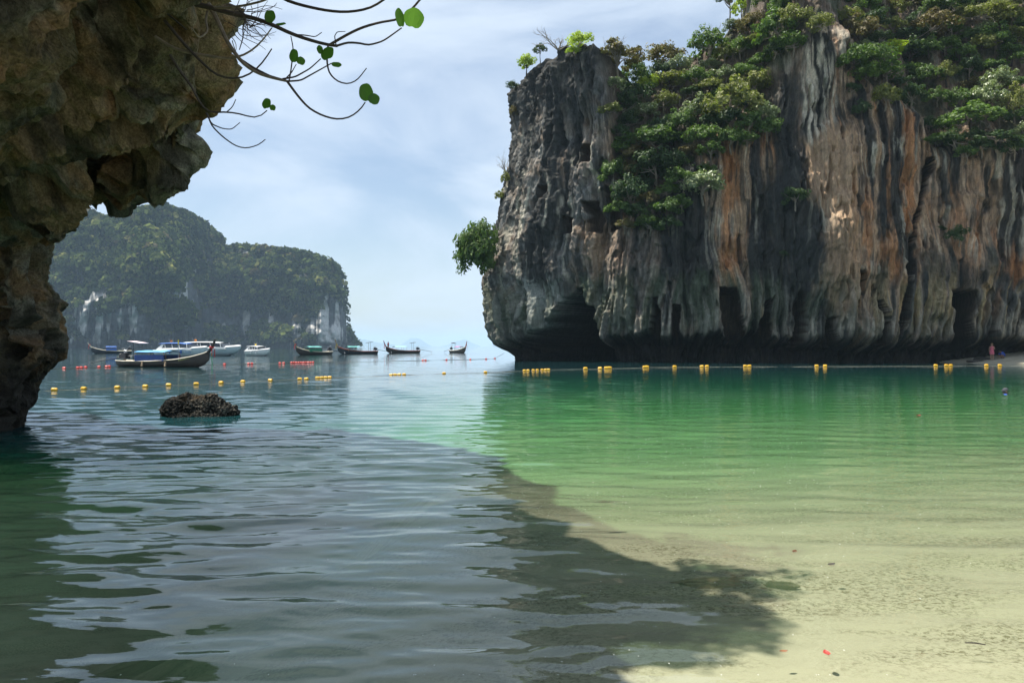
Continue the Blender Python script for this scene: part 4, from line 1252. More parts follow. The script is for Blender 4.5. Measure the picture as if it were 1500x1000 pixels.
def speedboat(px, py, wpx, L, bow, label, roof, hullm=M_PALEB, words=(), top=(-.36, .16), s=1.0, flag=M_ORANGE):
    root = empty('speedboat'); place_boat(root, px, py, wpx, L, bow)
    mb, xs, b, zs = hull_mesh(L, [(0, 1.25*s, 1.05*s, -.25), (.3, 1.4*s, 1.10*s, -.3), (.6, 1.32*s, 1.25*s, -.25), (.82, .85*s, 1.42*s, .0), (.94, .36*s, 1.5*s, .55*s), (1.0, .04, 1.55*s, 1.2*s)])
    mb.build('hull', hullm, root)
    d = MB(); V = []
    for i in range(len(xs)):
        for q_ in (-1, -.5, 0, .5, 1): V.append(((xs[i]-.5)*L, q_*b[i]*1.01, zs[i]+.04+.20*s*(1-q_*q_)*(1 if xs[i] > .62 else .1)))
    n = len(xs); d.add(V, [(i*5+k, i*5+k+1, (i+1)*5+k+1, (i+1)*5+k) for i in range(n-1) for k in range(4)])
    d.build('deck', M_WHITE, root)
    g = MB()
    for s_ in (-1, 1): g.tube([((xs[i]-.5)*L, s_*b[i]*1.01, zs[i]) for i in range(n)], .07*s, 6)
    g.build('rub_rail', M_WHITE, root)
    x0, x1 = top[0]*L, top[1]*L
    # cabin glass between coaming and roof
    def cabin(z0, z1, w0, w1, xa, xb, xc, xd):
        return [(xa, -w0, z0), (xa, w0, z0), (xb, w0, z0), (xb, -w0, z0), (xc, -w1, z1), (xc, w1, z1), (xd, w1, z1), (xd, -w1, z1)]
    bf = [(0, 1, 2, 3), (4, 7, 6, 5), (0, 4, 5, 1), (1, 5, 6, 2), (2, 6, 7, 3), (3, 7, 4, 0)]
    q = MB(); q.add(cabin(1.1*s, 1.42*s, 1.22*s, 1.2*s, x0+.6, x1+1.5*s, x0+.6, x1+1.3*s), bf); q.build('coaming', M_WHITE, root)
    q = MB(); q.add(cabin(1.42*s, 2.12*s, 1.14*s, .98*s, x0+1.2*s, x1+1.25*s, x0+1.7*s, x1+.1*s), bf); w = q.build('window_band', M_GLASS, root)
    for k in range(4):
        for s_ in (-1, 1):
            q = MB(); xx = x0+1.5*s+(x1-x0-1.2*s)*k/3
            q.tube([(xx+.35*s, s_*1.16*s, 1.42*s), (xx, s_*1.0*s, 2.12*s)], .045*s, 5); q.build('window_post', M_WHITE, w)
    r = MB(); V = []; nn = 10
    for i in range(nn+1):
        f = i/nn
        for q_ in (-1, -.55, 0, .55, 1): V.append((x0+(x1-x0+.3)*f, q_*1.12*s, 2.13*s+.13*s*(1-q_*q_)-.10*s*max(0, f-.8)*5+.05*s*math.sin(f*3.1)))
    r.add(V, [(i*5+k, i*5+k+1, (i+1)*5+k+1, (i+1)*5+k) for i in range(nn) for k in range(4)])
    r.add([(a, b_, z-.09*s) for a, b_, z in V], [(i*5+k, (i+1)*5+k, (i+1)*5+k+1, i*5+k+1) for i in range(nn) for k in range(4)])
    ro = r.build('roof', roof, root)
    for s_ in (-1, 1):
        q = MB(); q.add([(x0-.7*s, s_*1.15*s, 1.1*s), (x0+.5*s, s_*1.15*s, 1.1*s), (x0+1.3*s, s_*1.02*s, 2.1*s), (x0+.8*s, s_*1.02*s, 2.1*s),
                         (x0-.7*s, s_*1.07*s, 1.1*s), (x0+.5*s, s_*1.07*s, 1.1*s), (x0+1.3*s, s_*.94*s, 2.1*s), (x0+.8*s, s_*.94*s, 2.1*s)], bf); q.build('roof_arch', M_WHITE, root)
    for k in (0, 1):
        q = MB(); q.tube([(x0+1.2+k*.8, .3, 2.2*s), (x0+.7+k*.8, .3, 3.0*s)], .02, 4); q.build('antenna', M_STEEL, ro)
    q = MB(); q.tube([(x0+1.6, 0, 2.2*s), (x0+1.6, 0, 2.75*s)], .02, 4); q.box((x0+1.85, 0, 2.55*s), (.5, .03, .28)); q.build('flag', flag, ro)
    for k in (-.45, .45):
        q = MB(); q.box((-L*.5-.25, k*s, .75*s), (.5, .4, .75), taper=.8); q.box((-L*.5-.28, k*s, .1), (.25, .14, .8)); q.build('outboard_motor', M_BLACK, root)
    for k, xx in enumerate((-.12*L, .12*L)):
        q = MB(); q.tube([(xx, -1.45*s, 1.05*s), (xx, -1.47*s, .5*s)], .13*s, 8); q.build('fender', M_RBLUE if roof is M_RBLUE else M_WHITE, root)
    for txt, xx, sz in words:
        t = link('lettering', text_mesh(txt, sz), M_LETTER, root)
        t.rotation_euler = (R(82), 0, 0); t.location = (xx, -1.40*s, .62*s)
    tag(root, label, 'speedboat', 'white speedboats at anchor')
    return root

speedboat(268, 522.2, 92, 12.0, 1, "speedboat with royal blue roof, directly behind the large dark longtail boat", M_RBLUE, words=(("Talay", 1.0, .55), ("Fantasea", 3.1, .42)), top=(-.40, .16))
speedboat(309, 520.9, 102, 13.5, 1, "long white-roofed speedboat partly hidden behind the blue-roofed one", M_WHITE, top=(-.40, .20), s=1.1)
speedboat(380, 521.0, 43, 7.2, 1, "smallest white speedboat with short white hardtop, bow towards the open sea", M_WHITE, M_WHITE, top=(-.44, .05), s=.78, flag=M_YEL)
# ------------------------------------------------------------------ float lines
M_FLOATY = simple_mat("yellow_plastic", (0.80, 0.44, 0.015), 0.45, 0.12, 9)
M_FLOATR = simple_mat("red_plastic", (0.72, 0.055, 0.035), 0.45, 0.12, 9)
M_ROPE = simple_mat("pale_rope", (0.30, 0.28, 0.21), 0.8, 0.2, 6)
M_ROPED = simple_mat("wet_rope", (0.16, 0.17, 0.15), 0.8, 0.2, 6)

def make_float(mat, L, r):
    root = empty('float_buoy')
    mb = MB(); mb.lathe((0, 0, r*.35), [(r*.35, -L/2), (r*.78, -L*.46), (r*.97, -L*.33), (r, -L*.1), (r, L*.1), (r*.97, L*.33), (r*.78, L*.46), (r*.35, L/2)], 12, 'X')
    mb.build('float_body', mat, root, smooth=True)
    mb = MB(); mb.lathe((0, 0, r*.35), [(r*1.03, -L*.03), (r*1.05, 0), (r*1.03, L*.03)], 12, 'X'); mb.build('band', mat, root)
    for s_ in (-1, 1):
        mb = MB(); mb.lathe((s_*L*.52, 0, r*.35), [(r*.2, -L*.05), (r*.22, 0), (r*.2, L*.05)], 8, 'X'); mb.build('rope_eye', M_ROPED, root)
    return root

def put_floats(proto_box, mat, L, r, pts, label, group, rope_pts):
    for (px, py) in pts:
        p = onwater(px, py)
        if proto_box[0] is None: proto_box[0] = o = make_float(mat, L, r)
        else: o = copy_tree(proto_box[0])
        o.location = p; o.rotation_euler = (trng.uniform(-.1, .1), trng.uniform(-.12, .12), trng.uniform(-.35, .35))
        o.scale = (1.45 if px > 840 and mat is M_FLOATY else 1.0,)*3
        tag(o, label, 'float', group); rope_pts.append(p)

yrope = []; yb = [None]; G = 'yellow floats of the swimming line'
put_floats(yb, M_FLOATY, .22, .085, [(79.7, 572), (123, 570.3), (172, 568.6), (213, 567), (247, 565), (287.5, 563.5), (324, 561.5), (356, 560), (396, 558)],
           "yellow float, one of nine evenly spaced behind the black rock", G, yrope)
put_floats(yb, M_FLOATY, .22, .085, [(439, 556.2), (449, 556)], "yellow float, one of the two side by side before a tight row of four", G, yrope)
put_floats(yb, M_FLOATY, .22, .085, [(465, 554.5), (471, 554.3), (477, 554), (483, 553.8)], "yellow float in the row of four at the edge of the island's reflection", G, yrope)
put_floats(yb, M_FLOATY, .22, .085, [(573, 550), (578.7, 549.8), (585, 549.6), (592, 549.4)], "yellow float in the row of four on the pale open water", G, yrope)
put_floats(yb, M_FLOATY, .22, .085, [(650.5, 547.6)], "single yellow float alone on the pale water below the magenta boat", G, yrope)
put_floats(yb, M_FLOATY, .22, .085, [(711, 546)], "single yellow float on pale water near the cliff's reflection edge", G, yrope)
put_floats(yb, M_FLOATY, .22, .085, [(768, 543.5), (773.4, 543.3), (781, 543), (787, 542.8), (794, 542.4), (799, 542.2), (803.5, 542)], "yellow float in the row of seven before the sea cave", G, yrope)
put_floats(yb, M_FLOATY, .22, .085, [(857.5, 540.8)], "single yellow float just right of the sea cave", G, yrope)
put_floats(yb, M_FLOATY, .22, .085, [(879, 540.5), (888, 540), (893, 539.8)], "yellow float of the loose group of three under the cliff", G, yrope)
put_floats(yb, M_FLOATY, .22, .085, [(944, 538.6), (947.5, 538.2)], "yellow float of the tilted touching pair under the cliff", G, yrope)
put_floats(yb, M_FLOATY, .22, .085, [(988, 538.0)], "single yellow float below a thread of dripping water in the notch", G, yrope)
put_floats(yb, M_FLOATY, .22, .085, [(1028, 537.6), (1035.4, 537.5)], "yellow float of the first close pair right of the dripping notch", G, yrope)
put_floats(yb, M_FLOATY, .22, .085, [(1091.4, 537.1), (1097.6, 537)], "yellow float of the touching pair below the pointed wall slot", G, yrope)
put_floats(yb, M_FLOATY, .22, .085, [(1196, 536.8), (1208.5, 536.8)], "yellow float of the wider pair below the pale tan wall", G, yrope)
put_floats(yb, M_FLOATY, .22, .085, [(1370.4, 536.2)], "single yellow float before the right-hand wall overhang", G, yrope)
put_floats(yb, M_FLOATY, .22, .085, [(1386, 536.1), (1392.6, 536)], "yellow float of the pair left of the standing bather", G, yrope)
put_floats(yb, M_FLOATY, .22, .085, [(1444.8, 536), (1464.3, 536)], "yellow float in front of the bathers' sandy corner", G, yrope)

rrope = []; rb = [None]; G = 'red floats of the boat channel line'
put_floats(rb, M_FLOATR, .25, .10, [(94, 540), (114, 539.2), (119, 539), (125.5, 538.6), (145, 538)], "red float behind the stern of the large dark longtail boat", G, rrope)
put_floats(rb, M_FLOATR, .25, .10, [(156, 537.6), (160, 537.3)], "red float touching the stern of the large dark longtail boat", G, rrope)
rrope.append(onwater(240, 534.8))
put_floats(rb, M_FLOATR, .25, .10, [(329, 534)], "single red float below the bow of the large dark longtail boat", G, rrope)
put_floats(rb, M_FLOATR, .25, .10, [(364, 533), (369, 532.9)], "red float of the pair below the smallest speedboat", G, rrope)
put_floats(rb, M_FLOATR, .25, .10, [(410, 532.4), (415.5, 532.3)], "red float of the pair beside the long red row", G, rrope)
put_floats(rb, M_FLOATR, .25, .10, [(427+k*3.5, 531.6-.05*k) for k in range(10)], "red float in the long tight row below the green-clothed boat", G, rrope)
put_floats(rb, M_FLOATR, .25, .10, [(619.5, 528), (623.3, 528)], "red float of the pair below the boat with the standing person", G, rrope)
put_floats(rb, M_FLOATR, .25, .10, [(654, 527.3)], "single red float below the magenta boat", G, rrope)
put_floats(rb, M_FLOATR, .25, .10, [(689, 526.6), (712, 526), (725, 525.2)], "red float near the tip of the cliff", G, rrope)

def rope(name, pts, mat, rad, label, end=None):
    # sort along the line, let the rope wander and dip between the floats
    out = []
    pts = [Vector(p) for p in pts]
    for a, b in zip(pts[:-1], pts[1:]):
        n = max(2, int((b-a).length/1.0))
        for i in range(n):
            f = i/n; q = a.lerp(b, f); sag = math.sin(math.pi*f)
            q.y += .25*sag*math.sin(a.x*3.1); q.z = .030-.042*sag*(.6+.4*math.sin(a.x*1.7))
            out.append(q)
    out.append(pts[-1]+Vector((0, 0, .03)))
    if end is not None: out.append(Vector(end))
    mb = MB(); mb.tube(out, rad, 5); tag(mb.build(name, mat, None), label, 'rope')
left_end = Vector(onwater(40, 574)); right_end = Vector(onwater(1540, 535.5))
rope('float_rope', [left_end]+yrope+[right_end], M_ROPE, .010, "pale rope stringing the yellow floats across the cove")
rope('float_rope', [Vector(onwater(60, 541))]+rrope, M_ROPED, .018, "dark rope stringing the red floats out to the cliff's tip", end=(-.9, 93.2, .9))

# ------------------------------------------------------------------ black oyster rock in the shallows
def build_rock():
    r0 = Vector(onwater(292, 609))
    mb = MB()
    def blob(px, py, rx, ry, rz, Y=19.6):
        c = Vector(P(px, py, Y))-r0
        prof = [(max(.02, math.sin(math.pi*i/10)), -math.cos(math.pi*i/10)) for i in range(11)]
        n0 = len(mb.v); mb.lathe((0, 0, 0), prof, 14)
        mb.v[n0:] = [(c.x+v[0]*rx, c.y+v[1]*ry, c.z+v[2]*rz) for v in mb.v[n0:]]
    blob(262, 603, .40, .42, .36); blob(272, 594, .24, .3, .26); blob(286, 598, .40, .4, .27); blob(296, 596, .3, .34, .22); blob(307, 598, .36, .36, .28); blob(308, 587, .17, .2, .15)
    blob(322, 604, .34, .3, .2); blob(338, 605, .22, .18, .13); blob(334, 597, .06, .08, .12); blob(344, 600, .08, .08, .10); blob(292, 618, .95, .6, .35)
    me = remeshed(mb, .022, 2); V, N = mesh_arrays(me); x, y, z = V.T
    d = .07*fbm(x*3.2, y*3.2, z*3.2, 4)+.045*ridged(x*9, y*9, z*9, 2)+.03*fbm(x*24, y*24, z*24, 2)
    me.vertices.foreach_set('co', (V+N*d[:, None]).astype(np.float32).ravel()); me.update()
    a = fbm(x*5, y*5, z*5, 3); b = fbm(x*22, y*22, z*22, 3)
    dk = np.array((.020, .020, .017)); lt = np.array((.30, .27, .21)); ru = np.array((.16, .10, .045))
    f = (sstep(.12, .4, b+.2*a)*sstep(-.35, .3, x)*.75)[:, None]; g = (sstep(.35, .62, z+.2*a)*.6)[:, None]  # pale flecks grow towards the right, the rock's lit side put into colour
    col = dk*(1-f)+lt*f; col = col*(1-g)+ru*g
    set_color(me, 'stone', col)
    o = link('rock', me, rock_mat("oyster_stone", 14, .03, 1, .4)); o.location = r0
    tag(o, "low black barnacled rock poking out of the water before the yellow floats", 'rock')
build_rock()

# ------------------------------------------------------------------ corner of beach under the cliff
def build_beach():
    gx = np.linspace(40, 84, 150); gy = np.linspace(58, 92, 110)
    X, Y = np.meshgrid(gx, gy)
    d = (X-45.2)*.78+(Y-82)*.30
    Z = np.where(d > 0, .20*np.clip(d, 0, 14), .12*d)+.05*fbm(X*.6, Y*.6, 2.0, 3)
    me = mesh_from("beach", np.stack([X, Y, Z], -1).reshape(-1, 3), grid_faces(*X.shape))
    set_float(me, 'weed', np.zeros(X.size))
    return structure(link("beach", me, M_SAND)), lambda x, y: float(max(0, .20*((x-45.2)*.78+(y-82)*.30)))
beach, bz = build_beach()
def small_rock(loc, s, label, seed):
    mb = MB(); prof = [(max(.03, math.sin(math.pi*i/8)), -math.cos(math.pi*i/8)) for i in range(9)]; mb.lathe((0, 0, 0), prof, 12)
    V = np.array(mb.v); V *= np.array(s); n = fbm(V[:, 0]*2.2/s[0]+seed, V[:, 1]*2.2/s[1], V[:, 2]*2.2/s[2], 3)
    V *= (1+.35*n)[:, None]; mb.v = [tuple(v) for v in V]
    o = mb.build('stone', simple_mat("wet_stone_%d" % seed, (.06, .055, .045), .7, .4, 9, bump=.6), None, True); o.location = loc
    tag(o, label, 'stone')
for k, (px_, Y_, s_) in enumerate([(1428, 80.5, (.9, .5, .16)), (1436, 81.5, (.7, .4, .22)), (1444, 80.8, (.6, .4, .12))]):
    x_ = (px_-750)/F*Y_
    small_rock((x_, Y_, bz(x_, Y_)+.03), s_, ["flat dark stone at the wet tip of the sandy corner", "dark stone behind the flat one on the sandy corner", "low dark stone at the standing bather's feet"][k], k+1)

# ------------------------------------------------------------------ people
M_SKIN = simple_mat("skin", (.36, .21, .145), .6, .06, 6)
M_SKIN2 = simple_mat("skin_tanned", (.20, .105, .065), .6, .06, 6)
M_HAIR = simple_mat("dark_hair", (.02, .016, .013), .6, .2, 12)
M_HAIRB = simple_mat("light_hair", (.30, .20, .10), .6, .2, 12)
M_PINK = simple_mat("pink_cloth", (.58, .13, .19), .75, .15, 9)
M_BLUEC = simple_mat("blue_cloth", (.02, .07, .36), .75, .2, 9)
M_DARKC = simple_mat("dark_cloth", (.04, .04, .05), .8, .2, 9)

def skin_mesh(J, E, sub=2):
    """J: name -> (pos, radius); E: pairs; one continuous body grown round the joints"""
    names = list(J); ix = {n: i for i, n in enumerate(names)}
    me = bpy.data.meshes.new("body"); me.from_pydata([J[n][0] for n in names], [(ix[a], ix[b]) for a, b in E], []); me.update()
    o = bpy.data.objects.new("b", me); C.objects.link(o)
    o.modifiers.new("s", 'SKIN')
    sl = me.skin_vertices[0].data if len(me.skin_vertices) else None
    for i, n in enumerate(names):
        r = J[n][1]; sl[i].radius = (r, r) if not hasattr(r, '__len__') else r
        sl[i].use_root = (i == 0)
    m = o.modifiers.new("u", 'SUBSURF'); m.levels = sub; m.render_levels = sub
    dg = bpy.context.evaluated_depsgraph_get(); dg.update()
    out = bpy.data.meshes.new_from_object(o.evaluated_get(dg))
    bpy.data.objects.remove(o); bpy.data.meshes.remove(me)
    return out

def head_parts(root, c, tilt, hair, skin, k=1.0, cap=None):
    h = empty('head'); h.parent = root; h.location = c; h.rotation_euler = tilt
    return h

def figure(name, J, E, skin, loc, rz, label, scale=1.0):
    root = empty(name, loc, rz); root.scale = (scale,)*3
    me = skin_mesh(J, E)
    link('body', me, skin, root)
    tag(root, label, 'person')
    return root

def limbs(J, side, sh, el, wr, hip, kn, an, toe):
    s = 'l' if side > 0 else 'r'
    J['sh'+s] = (sh, .052); J['el'+s] = (el, .040); J['wr'+s] = (wr, .028); hd = Vector(wr)+(Vector(wr)-Vector(el)).normalized()*.09
    J['hd'+s] = (tuple(hd), (.040, .020)); fg = hd+(Vector(wr)-Vector(el)).normalized()*.08; J['fg'+s] = (tuple(fg), .016)
    J['hp'+s] = (hip, .085); J['kn'+s] = (kn, .058); J['an'+s] = (an, .036); J['to'+s] = (toe, .034)

def body_edges():
    E = [('pel', 'wai'), ('wai', 'che'), ('che', 'nek'), ('nek', 'hea'), ('hea', 'cro')]
    for s in 'lr':
        E += [('che', 'sh'+s), ('sh'+s, 'el'+s), ('el'+s, 'wr'+s), ('wr'+s, 'hd'+s), ('hd'+s, 'fg'+s), ('pel', 'hp'+s), ('hp'+s, 'kn'+s), ('kn'+s, 'an'+s), ('an'+s, 'to'+s)]
    return E

def face(root, c, mat_hair, skin, r=.105, fwd=(0, -1, 0), cap=None, long=False):
    """hair shell, nose, ears, eyes and mouth on the head of the body"""
    c = Vector(c); f = Vector(fwd).normalized(); side = f.cross(Vector((0, 0, 1))).normalized(); up = side.cross(f)
    mb = MB(); V = []; n = 14; m = 8
    for i in range(m+1):
        th = math.pi*.62*i/m
        for k in range(n):
            a = 2*math.pi*k/n
            d = up*math.cos(th)+(f*math.cos(a)+side*math.sin(a))*math.sin(th)
            front = max(0, d.dot(f))
            rr = r*(1.10-.10*front*(1 if th > .9 else 0))
            V.append(c+d*rr*Vector((1, 1, 1)).x+up*.02)
    mb.add(V, [(i*n+k, i*n+(k+1) % n, (i+1)*n+(k+1) % n, (i+1)*n+k) for i in range(m) for k in range(n) if not (i > 4 and (k < 3 or k > n-4))])
    mb.build('cap' if cap else 'hair', cap or mat_hair, root, True)
    if long:
        q = MB(); q.tube([c-f*r*.7, c-f*r*1.0-up*.12, c-f*r*.9-up*.26], [.075, .07, .03], 8); q.build('ponytail', mat_hair, root, True)
    q = MB(); q.tube([c+f*r*.93+up*.01, c+f*(r*1.16)-up*.025, c+f*r*.95-up*.03], [.01, .016, .010], 6); q.build('nose', skin, root, True)
    for s_ in (-1, 1):
        q = MB(); q.lathe(c+side*s_*r*.98, [(.012, -.02), (.026, 0), (.012, .02)], 7); q.build('ear', skin, root, True)
        q = MB(); q.lathe(c+f*r*.90+side*s_*.036+up*.018, [(.004, -.006), (.012, 0), (.004, .006)], 7); q.build('eye', M_DARKC, root, True)
    q = MB(); q.box(c+f*r*.95-up*.055, (.045, .012, .012)); q.build('mouth', M_PINK, root)

def garment(root, name, mat, rings, n=14):
    """tube of cloth round the trunk: (centre, rx, ry)"""
    mb = MB(); V = []
    for c, rx, ry in rings:
        for k in range(n):
            a = 2*math.pi*k/n; V.append((c[0]+rx*math.cos(a), c[1]+ry*math.sin(a), c[2]))
    m = len(rings); mb.add(V, [(i*n+k, i*n+(k+1) % n, (i+1)*n+(k+1) % n, (i+1)*n+k) for i in range(m-1) for k in range(n)])
    mb.build(name, mat, root, True)

def standing(loc, rz, label, skin, hair, cloth, name='person', scale=1.0, trousers=False):
    J = {'pel': ((0, 0, .93), (.135, .10)), 'wai': ((0, 0, 1.08), (.115, .088)), 'che': ((0, .01, 1.30), (.135, .095)), 'nek': ((0, .005, 1.46), .052), 'hea': ((0, -.015, 1.56), (.085, .092)), 'cro': ((0, -.01, 1.64), .075)}
    limbs(J, 1, (.17, .01, 1.39), (.25, -.03, 1.13), (.10, -.17, 1.16), (.085, 0, .84), (.095, -.01, .47), (.10, .03, .08), (.11, -.12, .035))
    limbs(J, -1, (-.17, .01, 1.39), (-.24, .03, 1.12), (-.23, -.06, .88), (-.085, 0, .84), (-.09, -.03, .47), (-.09, .0, .08), (-.10, -.15, .035))
    root = figure(name, J, body_edges(), skin, loc, rz, label, scale)
    face(root, (0, -.02, 1.585), hair, skin, long=not trousers)
    if trousers:
        garment(root, 'shirt', cloth, [((0, 0, .92), .165, .13), ((0, 0, 1.1), .15, .115), ((0, .01, 1.3), .185, .125), ((0, .01, 1.40), .165, .10), ((0, .01, 1.455), .07, .065)])
        for s_ in (-1, 1): garment(root, 'trouser_leg', M_DARKC, [((s_*.09, 0, .93), .10, .105), ((s_*.09, -.02, .5), .078, .085), ((s_*.095, .01, .14), .066, .07)])
    else:
        garment(root, 'dress', cloth, [((0, 0, .62), .215, .165), ((0, 0, .80), .20, .155), ((0, 0, .95), .175, .14), ((0, 0, 1.1), .145, .115), ((0, .005, 1.26), .165, .125), ((0, .01, 1.36), .15, .105)])
        for s_ in (-1, 1):
            q = MB(); q.tube([(s_*.09, -.10, 1.35), (s_*.085, -.06, 1.43), (s_*.085, .08, 1.40), (s_*.09, .11, 1.34)], .012, 5); q.build('strap', cloth, root)
    return root
Y_ = 79.5; x_ = (1453-750)/F*Y_
standing((x_, Y_, bz(x_, Y_)+.02), R(-25), "person in a pink dress standing on the sandy corner under the cliff", M_SKIN, M_HAIRB, M_PINK)

def crouching(loc, rz, label):
    J = {'pel': ((0, .10, .30), (.13, .11)), 'wai': ((0, .02, .42), (.115, .09)), 'che': ((0, -.14, .56), (.135, .095)), 'nek': ((0, -.27, .64), .05), 'hea': ((0, -.35, .69), (.085, .088)), 'cro': ((0, -.38, .76), .07)}
    limbs(J, 1, (.16, -.19, .60), (.20, -.32, .38), (.14, -.46, .16), (.09, .05, .28), (.17, -.28, .36), (.13, .02, .07), (.14, -.13, .035))
    limbs(J, -1, (-.16, -.19, .60), (-.21, -.30, .37), (-.12, -.45, .14), (-.09, .05, .28), (-.18, -.26, .35), (-.13, .03, .07), (-.14, -.12, .035))
    root = figure('person', J, body_edges(), M_SKIN2, loc, rz, label)
    face(root, (0, -.37, .715), M_HAIR, M_SKIN2, fwd=(0, -.8, -.6))
    mb = MB(); mb.tube([(0, .14, .27), (0, .10, .33), (0, .02, .43), (0, -.13, .56), (0, -.22, .62)], [.13, .175, .165, .185, .10], 12); mb.build('shirt', M_BLUEC, root, True)
    for s_ in (-1, 1):
        q = MB(); q.tube([(s_*.13, -.17, .59), (s_*.20, -.30, .41)], [.085, .07], 9); q.build('sleeve', M_BLUEC, root, True)
    return root
x_ = (1469-750)/F*Y_
crouching((x_, Y_, bz(x_, Y_)+.02), R(-80), "person in a blue shirt crouching over the sand beside the standing one")

def swimmer(px, py):
    p = onwater(px, py)
    J = {'che': ((0, 0, -.16), (.15, .10)), 'nek': ((0, 0, .0), .055), 'hea': ((0, -.01, .10), (.085, .092)), 'cro': ((0, -.01, .18), .075),
         'shl': ((.18, 0, -.07), .06), 'ell': ((.33, -.14, -.12), .045), 'wrl': ((.22, -.36, -.10), .03), 'hdl': ((.15, -.45, -.10), (.04, .02)),
         'shr': ((-.18, 0, -.07), .06), 'elr': ((-.33, -.14, -.12), .045), 'wrr': ((-.22, -.36, -.10), .03), 'hdr': ((-.15, -.45, -.10), (.04, .02)), 'wai': ((0, .1, -.42), (.12, .09))}
    E = [('che', 'nek'), ('nek', 'hea'), ('hea', 'cro'), ('che', 'shl'), ('shl', 'ell'), ('ell', 'wrl'), ('wrl', 'hdl'), ('che', 'shr'), ('shr', 'elr'), ('elr', 'wrr'), ('wrr', 'hdr'), ('che', 'wai')]
    root = figure('person', J, E, M_SKIN2, (p[0], p[1], -.045), R(70), "swimmer with a dark cap and blue shirt, only head and shoulders above the green water", 1.05)
    face(root, (0, -.015, .125), M_HAIR, M_SKIN2, cap=M_DARKC)
    mb = MB(); mb.tube([(-.25, -.03, -.055), (-.14, .0, .0), (0, .01, .015), (.14, .0, .0), (.25, -.03, -.055)], [.05, .06, .065, .06, .05], 10); mb.build('shirt', M_BLUEC, root, True)
swimmer(1472, 577)
bp = b8.matrix_basis @ Vector((4.05, 0, 0))
standing((bp.x, bp.y, 1.12), R(20), "person standing upright on the bow of the turquoise-roofed longtail boat", M_SKIN2, M_HAIR, M_RED, scale=.98, trousers=True)

